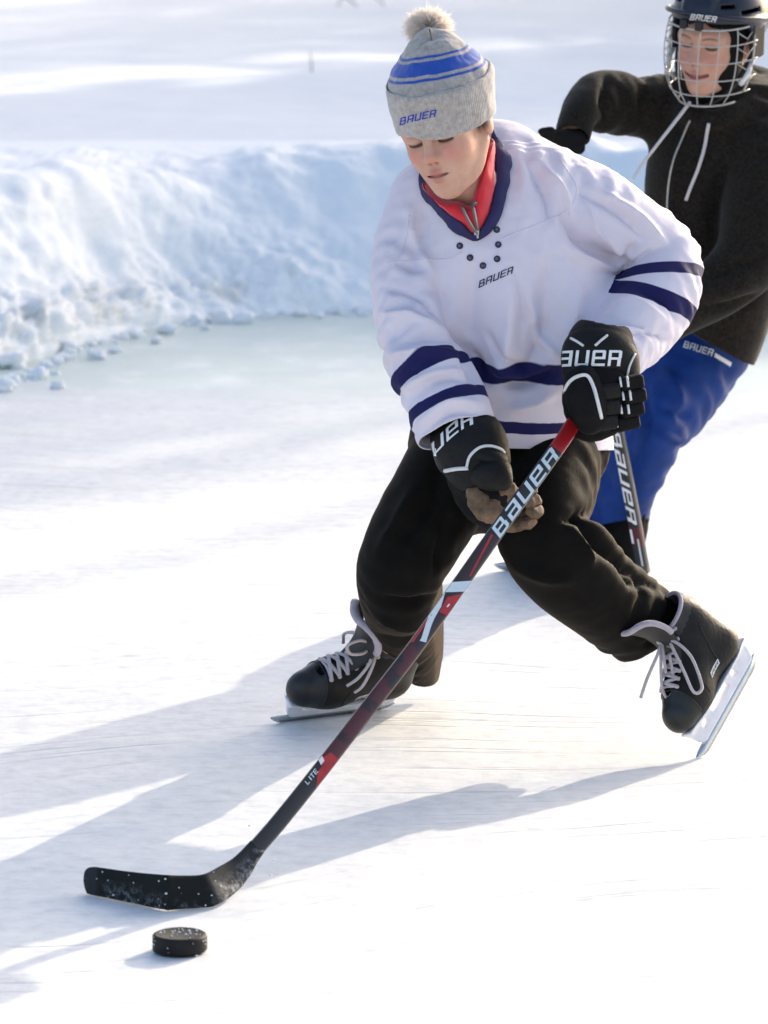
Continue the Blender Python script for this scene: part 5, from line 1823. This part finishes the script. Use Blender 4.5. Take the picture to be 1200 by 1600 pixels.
BF = [([(1040, 640), (1065, 650), (1080, 645)], 7, -.012), ([(1020, 680), (1050, 690), (1070, 682)], 7, .012), ([(1000, 600), (1010, 660), (990, 730)], 9, -.012), ([(1040, 580), (1060, 620), (1050, 660)], 9, .010), ([(960, 720), (985, 700), (1010, 640)], 9, .010)]
V, Fq, V0, E_ = garment(bl_f, np.minimum(PA.bounds()[0], PB.bounds()[0]), np.maximum(PA.bounds()[1], PB.bounds()[1]), .0095, .016, BF, fac_bl, goal=.012, it=130, seed=21, amp=.005, maxd=.02, bend=.8, freq=13)
V[:, 2] = np.maximum(V[:, 2], .02)
blue = mk('trousers', V, Fq, M['blue'], BOY2)
pa2 = PX(968, 822, 8.8)
cut(blue, [(pa2, nrm(PX(972, 850, 8.8) - pa2 + np.array([0, -.01, 0])), lambda C: (np.linalg.norm(C - pa2, axis=1) < .14) & (PA.param(C)[0] < PB.param(C)[0])), (PB.c[-4], PB.t[-4], lambda C: np.linalg.norm(C - PB.c[-4], axis=1) < .10)])
solidify(blue, .003)
bb2 = bvh_obj(blue)
decal('BAUER', PX(1070, 541, 8.7), PX(1117, 556, 8.7), PX(1072, 530, 8.7), bb2, BACK, M['white_print'], blue, lift=.0025)
decal('-', PX(1119, 557, 8.7), PX(1146, 572, 8.7), PX(1121, 549, 8.7), bb2, BACK, M['white_print'], blue, name='white_bar', lift=.0025, shear=0)
slit = CH([(1010, 762, 8.70), (1004, 790, 8.71), (1000, 828, 8.72)], [4, 8, 9])
solid(slit, PX(1004, 795, 8.71), np.array([.05, .05, .09]), .004, 'zip_gusset', M['balaclava'], blue)
sock = chain([PX(985, 760, 8.79), PX(972, 820, 8.82), PX(964, 880, 8.84)], [.045, .056, .05], 2)
solid(sock, PX(961, 825, 8.82), np.array([.09, .09, .12]), .006, 'sock', M['balaclava'], BOY2)

# --- head, body
HR2 = rot(-31, 14, 8); HS2 = .90; HC2 = PX(1118, 62, 8.66)
limbs2 = U(.03, chain([PX(1115, 220, 8.78), PX(1115, 380, 8.78), PX(1115, 500, 8.86)], [.08, .08, .06], 3),
           chain([PX(1050, 170, 8.78), PX(985, 165, 8.74), PX(935, 155, 8.69), PX(905, 180, 8.62), PX(888, 214, 8.57)], [.04, .034, .028, .024, .022], 2),
           chain([PX(1185, 220, 8.72), PX(1175, 390, 8.58), PX(1050, 480, 8.49), PX(960, 540, 8.46)], [.045, .042, .034, .028], 2),
           chain([PX(1100, 540, 8.88), PX(1020, 660, 8.76), PX(970, 820, 8.83), PX(962, 872, 8.84)], [.08, .055, .034, .03], 2),
           chain([PX(1040, 560, 8.90), PX(930, 700, 8.82), PX(830, 840, 8.90)], [.07, .05, .035], 2),
           chain([PX(1112, 210, 8.74), PX(1114, 150, 8.72)], [.07, .045]))
body2 = make_body(BOY2, HR2, HC2, HS2, PX(1114, 185, 8.75), (limbs2, (.10, 8.35, .0), (.95, 9.1, 1.3)), .55, -.001, None, .0026, .0036)
def H2(P, k=1.0):
    return np.asarray(P, float) * HS2 * k @ HR2.T + HC2
# teeth seen in the smile
V, Fq = tube(catmull(np.array([(-.019, -.0835, -.0605), (0, -.0905, -.0632), (.019, -.0835, -.0605)]), 6), .0032, 6)
M['teeth'] = plain('teeth', (.66, .60, .50), .3, .05, 90, 0)
mk('teeth', H2(V), Fq, M['teeth'], body2)
# balaclava round the face
bal = U(.02, ell((0, .016, .030), (.080, .099, .092)), ell((0, -.02, -.035), (.069, .068, .092)), rcone((0, .02, -.06), (0, .035, -.16), .060, .066))
bal = SUBT(.006, bal, ell((0, -.098, -.020), (.046, .075, .078)))
bal = SUBT(.004, bal, U(.03, ell((0, .014, .034), (.072, .091, .084)), ell((0, -.03, -.03), (.058, .058, .080))))
V, Fq = nets(bal, (-.1, -.11, -.19), (.1, .13, .13), .0040)
bala = mk('balaclava', H2(V), Fq, M['balaclava'], BOY2)
# helmet: two shells with a step, ridges and vents
sh = U(.015, ell((0, .018, .050), (.100, .122, .098)))
inner = ell((0, .018, .040), (.086, .106, .092))
def helmet_f(P):
    d = np.maximum(sh(P), -inner(P))
    brim = .052 + .35 * np.clip(-.02 - P[:, 1], 0, .2) * .25
    low = np.where(P[:, 1] < -.03, brim, brim - 1.15 * np.clip(P[:, 1] + .03, 0, .075))
    return np.maximum(d, low - P[:, 2])
ridge = U(.004, *[chain([(x0, -.098 + abs(x0) * .25, .075), (x0 * 1.15, -.055, .128), (x0 * 1.1, .02, .150), (x0 * 1.05, .09, .125)], [.005, .008, .008, .005], 4) for x0 in (-.030, .030)],
          chain([(-.099, -.01, .062), (-.085, -.062, .070), (-.045, -.098, .076), (0, -.108, .078), (.045, -.098, .076), (.085, -.062, .070), (.099, -.01, .062), (.1, .05, .05)], .006, 4))
hel = lambda P: smin(helmet_f(P), np.maximum(ridge(P), -inner(P)), .006)
vents = U(0, *[rbox((sx * .066, -.072, .092), (.016, .03, .004), .003, rot(sx * 40, 0, 0)) for sx in (-1, 1)], *[rbox((sx * .090, -.015, .078), (.03, .022, .0042), .003, rot(sx * 78, 0, 0)) for sx in (-1, 1)])
hel2 = SUBT(.002, hel, vents)
V, Fq = nets(hel2, (-.115, -.125, -.05), (.115, .155, .17), .0034)
helmet = mk('helmet', H2(V, 1.06), Fq, M['helmet'], BOY2)
hbv = bvh_of(H2(V, 1.06), Fq)
decal('BAUER', PX(1081, 25, 8.5), PX(1122, 31, 8.5), PX(1082, 17, 8.5), hbv, BACK, M['white_print'], helmet, lift=.006)
# ear guards and chin straps
for sd in (-1, 1):
    V, Fq = nets(U(.006, rbox((sd * .094, .012, .010), (.006, .028, .040), .006)), (sd * .094 - .02, -.03, -.05), (sd * .094 + .02, .06, .07), .004)
    mk('ear_guard', H2(V, 1.05), Fq, M['helmet_trim'], helmet)
    c = catmull(np.array([(sd * .094, .0, -.02), (sd * .078, -.03, -.075), (sd * .045, -.055, -.120), (0, -.075, -.142)]), 6)
    mk('chin_strap', H2(tube(c, .0065, 6, flat=((0, 0, 1), .4))[0]), tube(c, .0065, 6)[1], M['helmet_trim'], helmet)
    c = [(sd * .096, -.012, -.03), (sd * .097, -.03, -.055), (sd * .090, -.052, -.075)]
    V, Fq = tube(c, [.005, .006, .005], 8)
    mk('strap_clip', H2(V, 1.05), Fq, M['piping'], helmet)
for x0 in (-.018, .018):
    V, Fq = box8((x0, -.113, .056), (.008, .006, .010), None, .002)
    mk('cage_clip', H2(V, 1.06), Fq, M['helmet_trim'], helmet)
# wire cage
cz = [(.048, .094, .118), (.014, .100, .124), (-.024, .1015, .127), (-.062, .098, .125), (-.097, .086, .117), (-.124, .064, .100)]
czi = catmull(np.array(cz), 8)
def cpt(a, z):
    rx = np.interp(-z, -czi[:, 0], czi[:, 1]); ry = np.interp(-z, -czi[:, 0], czi[:, 2])
    return (rx * math.sin(a), -ry * math.cos(a) ** 0.9 if math.cos(a) > 0 else .02 * -math.cos(a) * 3, z)
lim = math.radians(92)
cage = None
wires = []
for i, (z, _, _) in enumerate(cz):
    l_ = lim if i < 5 else math.radians(80)
    wires.append(([cpt(a, z - (.0 if i else 0) * a) for a in np.linspace(-l_, l_, 41)], .0024 if i in (0, 5) else .0016))
for deg in (-88, -62, -38, -14, 14, 38, 62, 88):
    a = math.radians(deg)
    zb = -.124 if abs(deg) < 70 else -.097
    wires.append(([cpt(a * (1 - .10 * t), .048 + (zb - .048) * t) for t in np.linspace(0, 1, 22)], .0016 if abs(deg) < 70 else .0026))
for sd in (-1, 1):
    for k in range(4):
        z0 = .04 - .034 * k
        wires.append(([cpt(sd * math.radians(62), z0), cpt(sd * math.radians(75), z0 - .017), cpt(sd * math.radians(88), z0)], .0013))
cg = thing('tmp', '', '') if False else None
first = None
for pts, r in wires:
    V, Fq = tube(H2(pts, 1.05), r * .88, 6)
    mk('cage_wire', V, Fq, M['cage'], helmet)

# --- gloves, skates
g1 = U(.012, CH([(905, 214, 8.57), (878, 216, 8.54), (856, 214, 8.52)], [17, 18, 15]), CH([(860, 206, 8.50), (846, 206, 8.49)], [10, 7]), CH([(858, 222, 8.50), (845, 222, 8.50)], [8, 7]), CH([(868, 234, 8.52), (905, 232, 8.55)], [12, 12]))
gA, gv, gf = solid(g1, PX(880, 218, 8.54), np.array([.10, .10, .07]), .004, 'glove', M['balaclava'], BOY2, .0015, 60)
pipe_on(bvh_of(gv, gf), [(866, 212), (876, 214), (886, 213)], .003, 'white_mark', M['piping'], gA)
g2 = U(.014, CH([(1010, 505, 8.47), (975, 528, 8.45), (945, 545, 8.44)], [30, 32, 28]), *[CH([(955 - 5, 525 + 15 * k, 8.40), (930, 532 + 15 * k, 8.40), (926, 536 + 15 * k, 8.45)], [9, 9, 8]) for k in range(4)])
solid(g2, PX(968, 535, 8.44), np.array([.12, .10, .11]), .005, 'glove', M['balaclava'], BOY2, .0015, 60)
fxb = nrm(np.array([-.75, -.62, 0]))
skate(BOY2, frame(fxb, np.array([.1, -.1, 1.0])), GR(925, 912) + np.array([.0, .13, 0]), {'loops': [[(.03, .02, .0), (.04, .03, -.02)]]}, .95)
fxb = nrm(np.array([-.95, -.30, 0]))
skate(BOY2, frame(fxb, np.array([.25, -.05, 1.0])), GR(762, 893) - fxb * .142 * .95 + np.array([.012, 0, 0]), {'loops': [[(.03, .02, .0), (.04, .03, -.02)]]}, .95)

# --- the second stick
ST2 = tag(thing('hockey_stick', '', '', GR(1006, 905)), 'black hockey stick with white lettering held upright by the skater behind', 'hockey stick')
c2px = [(934, 520, 8.44), (945, 575, 8.47), (968, 690, 8.55), (990, 805, 8.64), (1006, 893, 8.70)]
Pp = catmull(np.array([(u, v, y) for u, v, y in c2px]), 8)
P3 = np.array([PX(*q) for q in Pp])
rows, W2, N2 = shaft_rows(P3, .0125, .0088, nrm(-FW + np.array([-.55, 0, 0])))
V, Fq = capped(rows)
M['stick2'] = mat_stick('second_stick_graphics', [(0, (.012, .012, .013)), (.80, (.09, .012, .014)), (.875, (.03, .034, .04))])
sh2 = mk('shaft', V, Fq, M['stick2'], ST2, attrs={'along': np.repeat((Pp[:, 1] - 500) / 400.0, 16)})
def on2(v, c, lift=.0007):
    k = np.interp(v, Pp[:, 1], np.arange(len(Pp))); i = int(min(k, len(Pp) - 2)); f = k - i
    g = lambda A: A[i] * (1 - f) + A[i + 1] * f
    return g(P3) + g(W2) * (c * .0115) + g(N2) * (.0088 + lift)
sg2 = 1.0 if toPX(np.array([on2(700, 1)]))[0, 0] > toPX(np.array([on2(700, -1)]))[0, 0] else -1.0
V2, F2 = letters('BaUeR', shear=.2)
mk('lettering', np.array([on2(668 + 148 * x, sg2 * (-.85 + 1.7 * y) * 1.0) for x, y in V2]), F2, M['white_print'], sh2, smooth=False)
for v0, v1, c0, c1 in ((824, 846, -.9, -.45), (838, 880, .3, .6), (560, 590, -.8, .8)):
    mk('white_mark', *grid_strip([[on2(v, sg2 * c) for c in np.linspace(c0, c1, 3)] for v in np.linspace(v0, v1, 6)]), M['white_print'], sh2, smooth=False)
rows = []
for t in np.linspace(0, 1, 14):
    b0 = P3[-1] * (1 - t) + GR(905, 914) * t
    hgt = .02 + .04 * sst(t, .05, .35) - .03 * sst(t, .9, 1)
    zb = max(.004, P3[-1][2] * (1 - t * 4))
    rows.append([(b0[0], b0[1] + .01 * math.sin(t * 2), zb + hgt * q) for q in np.linspace(0, 1, 5)])
V, Fq = grid_strip(rows)
b2 = mk('blade', V, Fq, M['tape'], ST2, attrs={'tape': np.repeat(np.linspace(0, 1, 14), 5), 'low': np.zeros(len(V))})
solidify(b2, .008, 0)
